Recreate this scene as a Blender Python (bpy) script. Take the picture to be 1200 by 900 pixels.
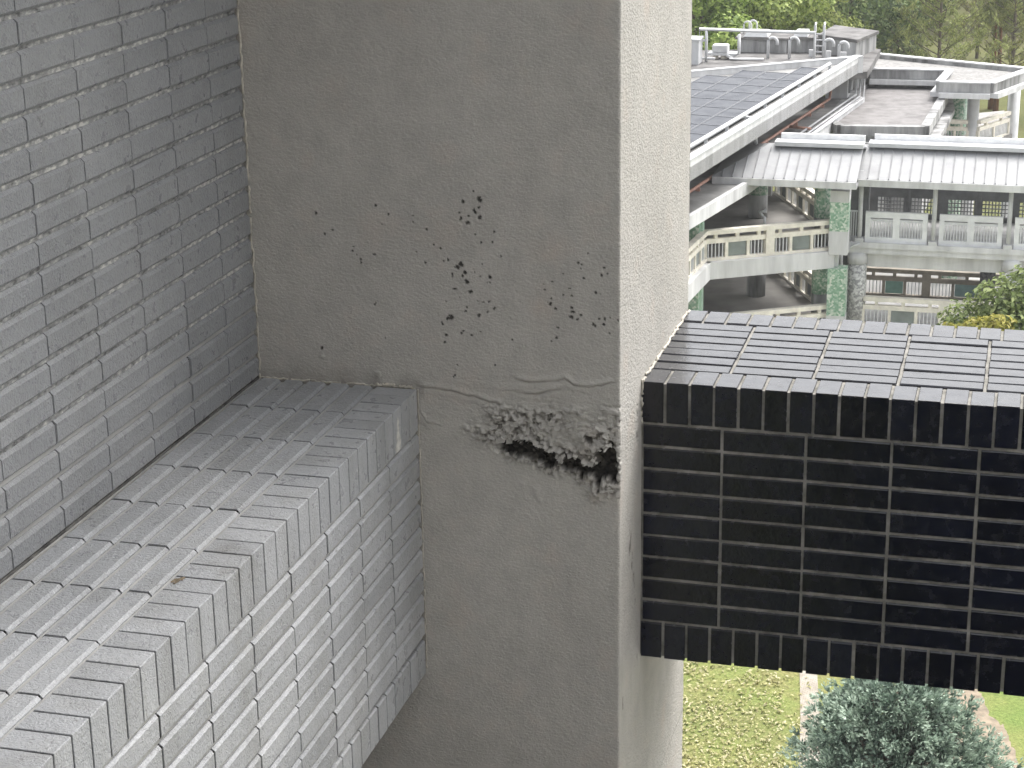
import bpy, math, random
import numpy as np
from mathutils import Vector, Matrix

random.seed(7)
rng = np.random.default_rng(7)
for o in list(bpy.data.objects):
    bpy.data.objects.remove(o)
scene = bpy.context.scene
R = math.radians

# ------------------------------------------------------------------ camera
F_PX, YAW, PITCH, ROLL = 2234.18, R(15.5714), R(18.3447), R(-0.99)
fw = Vector((-math.sin(YAW) * math.cos(PITCH), math.cos(YAW) * math.cos(PITCH), -math.sin(PITCH)))
r0 = Vector((math.cos(YAW), math.sin(YAW), 0))
u0 = r0.cross(fw)
rt = r0 * math.cos(ROLL) + u0 * math.sin(ROLL)
up = -r0 * math.sin(ROLL) + u0 * math.cos(ROLL)
cd = bpy.data.cameras.new('camera')
cam = bpy.data.objects.new('camera', cd)
scene.collection.objects.link(cam)
cam.matrix_world = Matrix((rt, up, -fw)).transposed().to_4x4()
cd.sensor_fit = 'HORIZONTAL'
cd.sensor_width = 36.0
cd.lens = 36.0 * F_PX / 1200.0
cd.clip_start = 0.05
cd.clip_end = 2000
scene.camera = cam


def GZ(px, py, z):
    """a point of the place at height z (read off the photograph's pixel grid, 1200 x 900)"""
    d = fw + rt * ((px - 600) / F_PX) - up * ((py - 450) / F_PX)
    return d * (z / d.z)


def GY(px, py, y):
    d = fw + rt * ((px - 600) / F_PX) - up * ((py - 450) / F_PX)
    return d * (y / d.y)


# ------------------------------------------------------------------ sky, sun, exposure
SUN_EL, SUN_AZ = R(60), R(34)          # azimuth measured from +Y towards +X
w = bpy.data.worlds.new('World')
scene.world = w
w.use_nodes = True
wn = w.node_tree
bg = wn.nodes['Background']
sky = wn.nodes.new('ShaderNodeTexSky')
sky.sky_type = 'NISHITA'
sky.sun_disc = False
sky.sun_elevation = SUN_EL
sky.sun_rotation = SUN_AZ
sky.altitude = 0
sky.air_density = 1.0
sky.dust_density = 6.0
sky.ozone_density = 1.0
bw = wn.nodes.new('ShaderNodeHueSaturation')
bw.inputs['Saturation'].default_value = 0.22
wn.links.new(sky.outputs[0], bw.inputs['Color'])
wn.links.new(bw.outputs[0], bg.inputs['Color'])
bg.inputs['Strength'].default_value = 0.15
sl = bpy.data.lights.new('sun', 'SUN')
sl.energy = 0.32
sl.angle = R(35)
sl.color = (1.0, 0.96, 0.9)
sun = bpy.data.objects.new('sun', sl)
scene.collection.objects.link(sun)
sd = Vector((math.sin(SUN_AZ) * math.cos(SUN_EL), math.cos(SUN_AZ) * math.cos(SUN_EL), math.sin(SUN_EL)))
sun.rotation_euler = (-sd).to_track_quat('-Z', 'Y').to_euler()
scene.view_settings.view_transform = 'Standard'
scene.view_settings.look = 'None'
scene.view_settings.exposure = 1.5
scene.view_settings.gamma = 1.0

# ------------------------------------------------------------------ helpers
COL = scene.collection


def link(o, parent=None):
    COL.objects.link(o)
    if parent is not None:
        o.parent = parent
        o.matrix_parent_inverse = WORLD[parent.name].inverted()
    return o


WORLD = {}


def empty(name, loc, label=None, cat=None, group=None, parent=None):
    o = bpy.data.objects.new(name, None)
    o.empty_display_size = 0.2
    link(o, parent)
    o.location = loc
    WORLD[o.name] = Matrix.Translation(Vector(loc))
    tag(o, label, cat, group)
    return o


def tag(o, label=None, cat=None, group=None, kind=None):
    if label:
        o['label'] = label
    if cat:
        o['category'] = cat
    if group:
        o['group'] = group
    if kind:
        o['kind'] = kind
    return o


def put(name, mesh, M, parent=None):
    """an object that shows shared mesh data at world matrix M"""
    o = bpy.data.objects.new(name, mesh)
    link(o, parent)
    o.matrix_basis = M
    WORLD[o.name] = M.copy()
    return o


class MB:
    def __init__(s):
        s.v, s.f = [], []

    def add(s, vs, fs):
        n = len(s.v)
        s.v.extend([tuple(v) for v in vs])
        s.f.extend([tuple(i + n for i in f) for f in fs])
        return s

    def box(s, a, b):
        x0, x1 = sorted((a[0], b[0])); y0, y1 = sorted((a[1], b[1])); z0, z1 = sorted((a[2], b[2]))
        return s.add([(x0, y0, z0), (x1, y0, z0), (x1, y1, z0), (x0, y1, z0), (x0, y0, z1), (x1, y0, z1), (x1, y1, z1), (x0, y1, z1)],
                     [(0, 3, 2, 1), (4, 5, 6, 7), (0, 1, 5, 4), (1, 2, 6, 5), (2, 3, 7, 6), (3, 0, 4, 7)])

    def prism(s, poly, z0, z1):
        """poly: plan outline, counter-clockwise seen from above"""
        a = sum(poly[i][0] * poly[(i + 1) % len(poly)][1] - poly[(i + 1) % len(poly)][0] * poly[i][1] for i in range(len(poly)))
        if a < 0:
            poly = poly[::-1]
        n = len(poly)
        vs = [(p[0], p[1], z0) for p in poly] + [(p[0], p[1], z1) for p in poly]
        fs = [tuple(range(n - 1, -1, -1)), tuple(range(n, 2 * n))]
        fs += [(i, (i + 1) % n, n + (i + 1) % n, n + i) for i in range(n)]
        return s.add(vs, fs)

    def beam(s, p, q, wdt, z0, z1, shift=0.0):
        """upright slab along the plan line p-q, wdt wide, from z0 to z1 (z measured from p/q height if they are 3D)"""
        p, q = Vector(p), Vector(q)
        d = Vector((q.x - p.x, q.y - p.y, 0)).normalized()
        n = Vector((-d.y, d.x, 0))
        a, b = n * (shift + wdt / 2), n * (shift - wdt / 2)
        pz = p.z if len(p) > 2 else 0
        qz = q.z if len(q) > 2 else 0
        c = [Vector((p.x, p.y, pz)) + a, Vector((p.x, p.y, pz)) + b, Vector((q.x, q.y, qz)) + b, Vector((q.x, q.y, qz)) + a]
        vs = [v + Vector((0, 0, z0)) for v in c] + [v + Vector((0, 0, z1)) for v in c]
        return s.add(vs, [(0, 3, 2, 1), (4, 5, 6, 7), (0, 1, 5, 4), (1, 2, 6, 5), (2, 3, 7, 6), (3, 0, 4, 7)])

    def tube(s, pts, r, n=8, r1=None):
        pts = [Vector(p) for p in pts]
        rings = []
        for i, p in enumerate(pts):
            a = pts[max(i - 1, 0)]
            b = pts[min(i + 1, len(pts) - 1)]
            t = (b - a).normalized()
            h = Vector((0, 0, 1)) if abs(t.z) < 0.9 else Vector((1, 0, 0))
            x = t.cross(h).normalized()
            y = t.cross(x)
            rr = r if r1 is None else r + (r1 - r) * i / max(1, len(pts) - 1)
            rings.append([p + x * (rr * math.cos(6.2832 * k / n)) + y * (rr * math.sin(6.2832 * k / n)) for k in range(n)])
        vs = [v for rg in rings for v in rg]
        fs = []
        for i in range(len(pts) - 1):
            for k in range(n):
                a, b = i * n + k, i * n + (k + 1) % n
                fs.append((a, a + n, b + n, b))
        m = len(vs)
        fs.append(tuple(range(n)))
        fs.append(tuple(range(m - 1, m - n - 1, -1)))
        return s.add(vs, fs)

    def mesh(s, name, mat=None, smooth=False):
        me = bpy.data.meshes.new(name)
        me.from_pydata(s.v, [], s.f)
        if mat:
            me.materials.append(mat)
        if smooth:
            me.polygons.foreach_set('use_smooth', [True] * len(me.polygons))
        me.update()
        return me

    def build(s, name, mat, parent=None, smooth=False, bevel=0.0):
        o = bpy.data.objects.new(name, s.mesh(name, mat, smooth))
        link(o, parent)
        WORLD[o.name] = Matrix.Identity(4)
        if bevel:
            b = o.modifiers.new('bevel', 'BEVEL')
            b.width = bevel
            b.segments = 2
            b.limit_method = 'ANGLE'
        return o


def grid_mesh(name, P, mat, attrs=None):
    """P: (rows, cols, 3) array -> smooth quad sheet"""
    h, wd = P.shape[:2]
    me = bpy.data.meshes.new(name)
    me.vertices.add(h * wd)
    me.vertices.foreach_set('co', P.reshape(-1).astype(np.float32))
    i = np.arange(h * wd).reshape(h, wd)
    q = np.stack([i[:-1, :-1], i[:-1, 1:], i[1:, 1:], i[1:, :-1]], -1).reshape(-1)
    nq = q.size // 4
    me.loops.add(nq * 4)
    me.loops.foreach_set('vertex_index', q.astype(np.int32))
    me.polygons.add(nq)
    me.polygons.foreach_set('loop_start', np.arange(0, nq * 4, 4, dtype=np.int32))
    me.polygons.foreach_set('use_smooth', np.ones(nq, bool))
    me.materials.append(mat)
    for k, a in (attrs or {}).items():
        at = me.attributes.new(k, 'FLOAT', 'POINT')
        at.data.foreach_set('value', a.reshape(-1).astype(np.float32))
    me.update(calc_edges=True)
    me.validate()
    return me


_T = rng.random((256, 256))


def vnoise(x, y, seed=0):
    x = x + seed * 17.13; y = y + seed * 9.71
    xi = np.floor(x).astype(int); yi = np.floor(y).astype(int)
    fx = x - xi; fy = y - yi
    fx = fx * fx * (3 - 2 * fx); fy = fy * fy * (3 - 2 * fy)
    a = _T[xi & 255, yi & 255]; b = _T[(xi + 1) & 255, yi & 255]
    c = _T[xi & 255, (yi + 1) & 255]; d = _T[(xi + 1) & 255, (yi + 1) & 255]
    return (a * (1 - fx) + b * fx) * (1 - fy) + (c * (1 - fx) + d * fx) * fy - 0.5


def fbm(x, y, octv=4, seed=0):
    s = 0; amp = 1.0; t = 0
    for k in range(octv):
        s = s + amp * vnoise(x * 2 ** k, y * 2 ** k, seed + k * 3); t += amp; amp *= 0.55
    return s / t * 2


def poly_sdf(x, z, poly):
    p = np.array(poly)
    d = np.full(x.shape, 1e9); ins = np.zeros(x.shape, bool)
    for i in range(len(p)):
        a, b = p[i], p[(i + 1) % len(p)]
        e = b - a
        t = np.clip(((x - a[0]) * e[0] + (z - a[1]) * e[1]) / (e @ e), 0, 1)
        d = np.minimum(d, np.hypot(x - a[0] - t * e[0], z - a[1] - t * e[1]))
        c = ((a[1] > z) != (b[1] > z)) & (x < (b[0] - a[0]) * (z - a[1]) / (b[1] - a[1] + 1e-12) + a[0])
        ins ^= c
    return np.where(ins, -d, d)


# ------------------------------------------------------------------ materials
class NT:
    def __init__(s, name, rough=0.7, spec=0.5):
        s.m = bpy.data.materials.new(name)
        s.m.use_nodes = True
        s.t = s.m.node_tree
        s.b = s.t.nodes['Principled BSDF']
        s.b.inputs['Roughness'].default_value = rough
        s.b.inputs['Specular IOR Level'].default_value = spec
        s.g = None

    def n(s, kind, **kw):
        x = s.t.nodes.new(kind)
        for k, v in kw.items():
            setattr(x, k, v)
        return x

    def l(s, a, b):
        s.t.links.new(a, b)

    def pos(s):
        if s.g is None:
            s.g = s.n('ShaderNodeNewGeometry')
        return s.g.outputs['Position']

    def noise(s, scale, detail=4, rough=0.55, vec=None, stretch=None, dist=0.0):
        x = s.n('ShaderNodeTexNoise')
        x.inputs['Scale'].default_value = scale
        x.inputs['Detail'].default_value = detail
        x.inputs['Roughness'].default_value = rough
        x.inputs['Distortion'].default_value = dist
        v = vec or s.pos()
        if stretch:
            mp = s.n('ShaderNodeMapping')
            mp.inputs['Scale'].default_value = stretch
            s.l(v, mp.inputs['Vector'])
            v = mp.outputs[0]
        s.l(v, x.inputs['Vector'])
        return x.outputs['Fac']

    def ramp(s, fac, stops):
        x = s.n('ShaderNodeValToRGB')
        e = x.color_ramp.elements
        while len(e) < len(stops):
            e.new(0.5)
        for k, (p, c) in enumerate(stops):
            e[k].position = p
            e[k].color = (*c, 1) if len(c) == 3 else c
        s.l(fac, x.inputs['Fac'])
        return x.outputs['Color']

    def mix(s, fac, a, b, blend='MIX'):
        x = s.n('ShaderNodeMix', data_type='RGBA', blend_type=blend)
        for sock, val in ((x.inputs[0], fac), (x.inputs[6], a), (x.inputs[7], b)):
            if isinstance(val, (int, float)):
                sock.default_value = val
            elif isinstance(val, tuple):
                sock.default_value = (*val, 1)
            else:
                s.l(val, sock)
        return x.outputs[2]

    def math(s, op, a, b=0.0, clamp=False):
        x = s.n('ShaderNodeMath', operation=op, use_clamp=clamp)
        for sock, val in ((x.inputs[0], a), (x.inputs[1], b)):
            if isinstance(val, (int, float)):
                sock.default_value = val
            else:
                s.l(val, sock)
        return x.outputs[0]

    def rng(s, val, a, b, c, d):
        x = s.n('ShaderNodeMapRange')
        for i, q in enumerate((val, a, b, c, d)):
            if isinstance(q, (int, float)):
                x.inputs[i].default_value = q
            else:
                s.l(q, x.inputs[i])
        return x.outputs[0]

    def color(s, c):
        if isinstance(c, tuple):
            s.b.inputs['Base Color'].default_value = (*c, 1)
        else:
            s.l(c, s.b.inputs['Base Color'])
        return s

    def rough(s, v):
        s.l(v, s.b.inputs['Roughness']); return s

    def bump(s, h, dist=0.001, strength=1.0, prev=None):
        x = s.n('ShaderNodeBump')
        x.inputs['Distance'].default_value = dist
        x.inputs['Strength'].default_value = strength
        s.l(h, x.inputs['Height'])
        if prev is not None:
            s.l(prev, x.inputs['Normal'])
        s.l(x.outputs[0], s.b.inputs['Normal'])
        return x.outputs[0]

    def attr(s, name):
        x = s.n('ShaderNodeAttribute'); x.attribute_name = name
        return x

    def rand(s):
        return s.n('ShaderNodeObjectInfo').outputs['Random']


def simple(name, c, rough=0.7, var=0.12, scale=3.0, spec=0.4, metal=0.0, streak=False):
    t = NT(name, rough, spec)
    f = t.noise(scale, 5, 0.6, stretch=(1, 1, 0.15) if streak else None)
    lo = tuple(x * (1 - var * 1.6) for x in c)
    hi = tuple(min(1, x * (1 + var)) for x in c)
    t.color(t.ramp(f, [(0.3, lo), (0.65, hi)]))
    t.b.inputs['Metallic'].default_value = metal
    return t.m


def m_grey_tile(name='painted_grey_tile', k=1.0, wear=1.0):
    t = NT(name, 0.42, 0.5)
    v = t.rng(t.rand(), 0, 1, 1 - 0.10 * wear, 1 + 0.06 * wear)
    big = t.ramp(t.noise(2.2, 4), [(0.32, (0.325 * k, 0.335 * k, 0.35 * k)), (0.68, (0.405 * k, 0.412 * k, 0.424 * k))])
    vv = t.n('ShaderNodeCombineColor')
    for i in range(3):
        t.l(v, vv.inputs[i])
    c = t.mix(1.0, big, vv.outputs[0], 'MULTIPLY')
    spk = t.ramp(t.noise(60, 3, 0.7), [(0.30, (0.45, 0.42, 0.38)), (0.36, (1, 1, 1))])
    c = t.mix(0.6, c, spk, 'MULTIPLY')
    t.color(c)
    t.rough(t.rng(t.noise(25, 3), 0.3, 0.7, 0.25, 0.42))
    pk = t.noise(105, 2.5, 0.55, dist=1.2)
    b = t.bump(pk, 0.0045, 0.8)
    t.bump(t.noise(28, 2), 0.002, 0.6, b)
    mt = t.ramp(pk, [(0.30, (0.86, 0.86, 0.87)), (0.62, (1.04, 1.04, 1.03))])
    c = t.mix(0.85, c, mt, 'MULTIPLY')
    run = t.ramp(t.noise(7, 5, 0.65, stretch=(1, 1, 0.14)), [(0.36, (0.80, 0.79, 0.76)), (0.52, (1, 1, 1))])
    c = t.mix(0.6 * wear, c, run, 'MULTIPLY')
    gr = t.ramp(t.noise(3.3, 6, 0.75), [(0.30, (0.74, 0.72, 0.68)), (0.42, (1, 1, 1))])
    c = t.mix(0.6 * wear, c, gr, 'MULTIPLY')
    t.color(c)
    return t.m


def m_grey_grout():
    t = NT('painted_grey_mortar', 0.5, 0.4)
    t.color(t.ramp(t.noise(9, 5, 0.65), [(0.3, (0.33, 0.325, 0.31)), (0.6, (0.43, 0.425, 0.41))]))
    t.bump(t.noise(140, 3), 0.001, 0.5)
    return t.m


def m_worn_grout():
    t = NT('flaking_mortar', 0.75, 0.3)
    band = t.noise(2.6, 2, vec=None)
    f = t.noise(95, 4, 0.6, stretch=(1, 0.55, 1))
    f2 = t.math('ADD', f, t.rng(band, 0.35, 0.65, -0.09, 0.08))
    t.color(t.ramp(f2, [(0.30, (0.10, 0.10, 0.097)), (0.40, (0.24, 0.24, 0.235)), (0.53, (0.34, 0.34, 0.33)), (0.64, (0.60, 0.59, 0.56))]))
    t.bump(f, 0.003, 0.8)
    return t.m


def m_plaster():
    t = NT('column_plaster_paint', 0.82, 0.3)
    big = t.noise(1.3, 5, 0.6)
    c = t.ramp(big, [(0.32, (0.415, 0.40, 0.372)), (0.66, (0.470, 0.453, 0.423))])
    mott = t.ramp(t.noise(14, 5, 0.65), [(0.3, (0.86, 0.86, 0.85)), (0.62, (1.03, 1.03, 1.02))])
    c = t.mix(0.8, c, mott, 'MULTIPLY')
    streak = t.ramp(t.noise(5, 4, 0.6, stretch=(1, 1, 0.12)), [(0.34, (0.84, 0.83, 0.82)), (0.5, (1, 1, 1))])
    c = t.mix(0.3, c, streak, 'MULTIPLY')
    pink = t.ramp(t.noise(7, 3), [(0.55, (1, 1, 1)), (0.75, (1.0, 0.95, 0.92))])
    c = t.mix(1.0, c, pink, 'MULTIPLY')
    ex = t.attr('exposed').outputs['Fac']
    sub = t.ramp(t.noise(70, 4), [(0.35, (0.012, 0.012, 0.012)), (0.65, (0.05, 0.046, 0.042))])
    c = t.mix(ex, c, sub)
    dirt = t.attr('dirt').outputs['Fac']
    c = t.mix(dirt, c, (0.13, 0.12, 0.105))
    wh = t.attr('bare').outputs['Fac']
    c = t.mix(wh, c, (0.62, 0.60, 0.55))
    t.color(c)
    h = t.noise(170, 3, 0.6)
    b = t.bump(h, 0.004, 0.75)
    t.bump(t.noise(75, 3, 0.6, stretch=(1, 1, 1.7)), 0.006, 0.7, b)
    return t.m


def m_black_tile():
    t = NT('black_glazed_tile', 0.16, 0.5)
    t.b.inputs['IOR'].default_value = 1.52
    v = t.rng(t.rand(), 0, 1, 0.7, 1.3)
    vv = t.n('ShaderNodeCombineColor')
    for i in range(3):
        t.l(v, vv.inputs[i])
    base = t.ramp(t.noise(6, 4), [(0.35, (0.003, 0.004, 0.010)), (0.7, (0.006, 0.008, 0.018))])
    c = t.mix(1.0, base, vv.outputs[0], 'MULTIPLY')
    dust = t.ramp(t.noise(48, 5, 0.7), [(0.70, (0, 0, 0)), (0.9, (0.02, 0.02, 0.019))])
    c = t.mix(1.0, c, dust, 'ADD')
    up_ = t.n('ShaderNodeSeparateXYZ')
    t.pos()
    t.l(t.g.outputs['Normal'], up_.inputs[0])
    sky_sheen = t.math('MULTIPLY', t.rng(up_.outputs[2], 0.5, 0.9, 0, 1), t.rng(t.noise(22, 5, 0.7), 0.3, 0.7, 0.55, 1.0))
    c = t.mix(sky_sheen, c, (0.072, 0.073, 0.077))  # upward faces coloured paler, standing in for the sky's reflection on top
    t.color(c)
    t.rough(t.rng(t.noise(30, 4, 0.6), 0.3, 0.7, 0.14, 0.32))
    b = t.bump(t.noise(75, 3, 0.55), 0.0012, 0.5)
    t.bump(t.noise(14, 2), 0.002, 0.4, b)
    return t.m


def m_beam_grout():
    t = NT('cement_joint', 0.85, 0.25)
    t.color(t.ramp(t.noise(16, 5, 0.65), [(0.28, (0.12, 0.115, 0.10)), (0.5, (0.23, 0.222, 0.20)), (0.75, (0.37, 0.355, 0.33))]))
    t.bump(t.noise(180, 3), 0.001, 0.6)
    return t.m


M_TILE = m_grey_tile()
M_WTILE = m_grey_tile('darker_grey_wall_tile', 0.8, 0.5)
M_GROUT = m_grey_grout()
M_WGROUT = m_worn_grout()
M_PLASTER = m_plaster()
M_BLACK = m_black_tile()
M_BGROUT = m_beam_grout()
M_DARK = simple('dark_joint_bed', (0.012, 0.0115, 0.011), 0.95, 0.3, 30, 0.1)
M_GRIME = simple('grimy_mortar', (0.13, 0.127, 0.12), 0.9, 0.4, 25)
M_CONC = simple('bare_concrete', (0.30, 0.29, 0.27), 0.9, 0.2, 5)
M_SEAL = simple('white_sealant', (0.47, 0.44, 0.38), 0.6, 0.25, 40)

# ------------------------------------------------------------------ the near building: measured sizes in metres
XW, XN, XC = -2.0498, -1.5857, -1.017      # tiled wall plane, ledge nose, column side
YC, YB, YK = 4.7214, 5.0074, 5.7429        # column front, black beam front, column back
ZL, ZLB, ZT, ZBB = -1.6575, -2.5206, -1.6887, -2.5448
GROUND = -24.0
PITCH_L, ROWP, LEG = 0.2347, 0.068, 0.124
TH = 0.020                                  # tile thickness
_tc = {}


def tile_mesh(lx, ly, mat, bev=(0.0010, 0.0068), pil=0.0):
    """bevelled tile, face at z=0, long side along x, body TH deep; bev = chamfer width on (ends, long sides)"""
    key = (round(lx, 4), round(ly, 4), mat.name, bev)
    if key in _tc:
        return _tc[key]
    a, b = lx / 2, ly / 2
    ex, ey = bev
    z1 = -min(ex, ey) * 0.9 if min(ex, ey) > 0.002 else -0.0025
    zl = -ey if mat is not M_BLACK else -0.0035
    top = [(-a + ex, -b + ey, 0), (a - ex, -b + ey, 0), (a - ex, b - ey, 0), (-a + ex, b - ey, 0)]
    mid = [(-a, -b, zl), (a, -b, zl), (a, b, zl), (-a, b, zl)]
    bot = [(-a, -b, -TH), (a, -b, -TH), (a, b, -TH), (-a, b, -TH)]
    fs = [(0, 1, 2, 3)]
    for k in range(4):
        j = (k + 1) % 4
        fs.append((4 + k, 4 + j, j, k))
        fs.append((8 + k, 8 + j, 4 + j, 4 + k))
    m = MB().add(top + mid + bot, fs).mesh('tile', mat)
    _tc[key] = m
    return m


def corner_mesh(wd, top, front, mat, bev=0.0009, r=0.0022, under=0.0):
    """L-shaped edge tile: x = along the edge, leg on +z top going to -y, leg on front (y=0 plane) going down"""
    key = ('L', round(wd, 4), top, front, mat.name)
    if key in _tc:
        return _tc[key]
    # profile in (y, z): y<0 goes back over the top, z<0 goes down the front
    prof = [(-top, -TH), (-top, -0.0045), (-top + 0.004, 0), (-r, 0), (-r * 0.3, -r * 0.3), (0, -r), (0, -front + 0.004), (-0.0045, -front), (-TH, -front), (-TH, -TH)]
    n = len(prof)
    a = wd / 2
    e = bev
    inset = [(-top, -TH), (-top, -0.0055), (-top + 0.0045, -0.0012), (-r, -0.0012), (-r * 0.5, -r * 0.5), (-0.0012, -r), (-0.0012, -front + 0.0045), (-0.0055, -front), (-TH, -front), (-TH, -TH)]
    vs = []
    for x, P in ((-a, inset), (-a + e, prof), (a - e, prof), (a, inset)):
        vs += [(x, y, z) for y, z in P]
    fs = []
    for k in range(3):
        for i in range(n):
            j = (i + 1) % n
            fs.append((k * n + i, k * n + j, (k + 1) * n + j, (k + 1) * n + i))
    for base, rev in ((0, False), (3 * n, True)):
        q1 = [base + i for i in (0, 1, 2, 3, 4, 9)]
        q2 = [base + i for i in (4, 5, 6, 7, 8, 9)]
        fs.append(tuple(q1[::-1] if rev else q1)); fs.append(tuple(q2[::-1] if rev else q2))
    m = MB().add(vs, fs).mesh('corner_tile', mat)
    _tc[key] = m
    return m


def frame(o, ex, ey, ez):
    return Matrix(((ex[0], ey[0], ez[0], o[0]), (ex[1], ey[1], ez[1], o[1]), (ex[2], ey[2], ez[2], o[2]), (0, 0, 0, 1)))


def jit(tilt=0.25, off=0.0006):
    return Matrix.Translation((random.gauss(0, off * 0.7), random.gauss(0, off * 0.7), random.gauss(0, off))) @ \
        Matrix.Rotation(R(random.gauss(0, tilt)), 4, 'X') @ Matrix.Rotation(R(random.gauss(0, tilt * 0.5)), 4, 'Y') @ Matrix.Rotation(R(random.gauss(0, tilt * 0.4)), 4, 'Z')


# ---- tiled wall on the left (faces +X)
wall = empty('tiled_wall', (XW, 3.2, GROUND), 'tall grey painted tiled wall rising behind the ledge at the left', 'wall')
wall['kind'] = 'thing'
MB().box((XW - 0.35, -3.0, GROUND), (XW - TH, YC + 0.9, 6.0)).build('wall_core', M_DARK, wall)
ends = [YC - 0.002, 4.5152]
while ends[-1] > 2.0:
    ends.append(ends[-1] - PITCH_L)
WT = ROWP - 0.0105
nrow = 24
for r in range(nrow):
    zc = ZL - 0.003 + (r + 0.5) * ROWP
    for k in range(len(ends) - 1):
        y1, y0 = ends[k], ends[k + 1]
        M = frame((XW, (y0 + y1) / 2, zc), (0, 1, 0), (0, 0, 1), (1, 0, 0))
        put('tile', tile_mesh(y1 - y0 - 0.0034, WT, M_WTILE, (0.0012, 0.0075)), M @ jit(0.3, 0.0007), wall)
y_lo = ends[-1]
jf = MB()
for r in range(nrow):
    zc = ZL - 0.003 + (r + 0.5) * ROWP
    for ye_ in ends[1:-1]:
        jf.box((XW - TH, ye_ - 0.0018, zc - WT / 2 + 0.006), (XW - 0.004, ye_ + 0.0018, zc + WT / 2 - 0.006))
tag(jf.build('dark_joint', M_DARK, wall), kind='stuff')
for r in range(nrow + 1):
    z = ZL - 0.003 + r * ROWP
    MB().box((XW - TH, y_lo, z - (0.0056 if r else 0.016)), (XW - (0.0105 if r else 0.003), YC, z + 0.0056)).build('mortar_joint', M_WGROUT if r >= 4 else M_GROUT if r else M_GRIME, wall)
far = MB()
for r in range(-8, 60):
    zc = ZL - 0.003 + (r + 0.5) * ROWP
    yy = y_lo if 0 <= r < nrow else YC
    while yy > -2.5:
        if not (r < 0 and yy > -9 and zc > ZLB - 0.03 and zc < ZL + 0.03):
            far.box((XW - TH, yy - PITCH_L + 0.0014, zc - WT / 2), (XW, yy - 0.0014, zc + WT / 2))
        yy -= PITCH_L
tag(far.build('more_tiles', M_WTILE, wall), kind='stuff')
MB().box((XW - TH, -2.5, GROUND), (XW - 0.005, y_lo, 2.6)).build('mortar_bed', M_GROUT, wall)

# ---- tiled ledge (projects from the wall, runs towards the column)
ledge = empty('tiled_ledge', ((XW + XN) / 2, 3.2, ZLB), 'pale grey painted tiled ledge with mitred edge tiles running up to the column', 'ledge')
ledge['kind'] = 'thing'
Y_END = 1.35
MB().box((XW, Y_END, ZLB + 0.012), (XN - TH, YC, ZL - TH)).build('ledge_core', M_DARK, ledge)
MB().box((XW, Y_END, ZLB), (XN - 0.006, YC, ZLB + 0.0118)).build('underside_plaster', M_CONC, ledge)
xin = XN - LEG
lends = [YC - 0.002]
y = 4.4865
while y > Y_END:
    lends.append(y); y -= PITCH_L
lends[-1] = Y_END
topw = (xin - XW) / 5
for r in range(5):
    xc = xin - (r + 0.5) * topw
    for k in range(len(lends) - 1):
        y1, y0 = lends[k], lends[k + 1]
        M = frame((xc, (y0 + y1) / 2, ZL), (0, 1, 0), (-1, 0, 0), (0, 0, 1))
        put('tile', tile_mesh(y1 - y0 - 0.0050, topw - 0.0105, M_TILE), M @ jit(0.25, 0.0005), ledge)
for r in range(6):
    x = xin - r * topw
    MB().box((max(x - 0.0056, XW), Y_END, ZL - TH), (x + 0.0056, YC - 0.001, ZL - (0.0098 if r < 5 else 0.0015))).build('mortar_joint', M_GROUT, ledge)
zf0 = ZL - LEG - 0.004
nf = 9
fl = (zf0 - (ZLB + 0.112)) / nf
fends = [YC - 0.002]
y = 4.465
while y > Y_END:
    fends.append(y); y -= PITCH_L
fends[-1] = Y_END
for r in range(nf):
    zc = zf0 - (r + 0.5) * fl
    for k in range(len(fends) - 1):
        y1, y0 = fends[k], fends[k + 1]
        M = frame((XN, (y0 + y1) / 2, zc), (0, 1, 0), (0, 0, 1), (1, 0, 0))
        put('tile', tile_mesh(y1 - y0 - 0.0050, fl - 0.0105, M_TILE), M @ jit(0.25, 0.0005), ledge)
for r in range(nf + 1):
    z = zf0 - r * fl
    MB().box((XN - TH, Y_END, z - 0.0056), (XN - 0.0098, YC - 0.001, z + 0.0056)).build('mortar_joint', M_GROUT, ledge)
jf = MB()
for r in range(5):
    xc = xin - (r + 0.5) * topw
    for ye_ in lends[1:-1]:
        jf.box((xc - topw / 2 + 0.0095, ye_ - 0.0028, ZL - TH), (xc + topw / 2 - 0.0095, ye_ + 0.0028, ZL - 0.0022))
for r in range(nf):
    zc = zf0 - (r + 0.5) * fl
    for ye_ in fends[1:-1]:
        jf.box((XN - TH, ye_ - 0.0028, zc - fl / 2 + 0.0095), (XN - 0.0022, ye_ + 0.0028, zc + fl / 2 - 0.0095))
NP = 0.0689
y = 3.4751 + 18 * NP
edge_tile = corner_mesh(NP - 0.0052, LEG - 0.006, LEG - 0.002, M_TILE)
low_tile = corner_mesh(NP - 0.0052, 0.05, 0.104, M_TILE)
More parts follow.
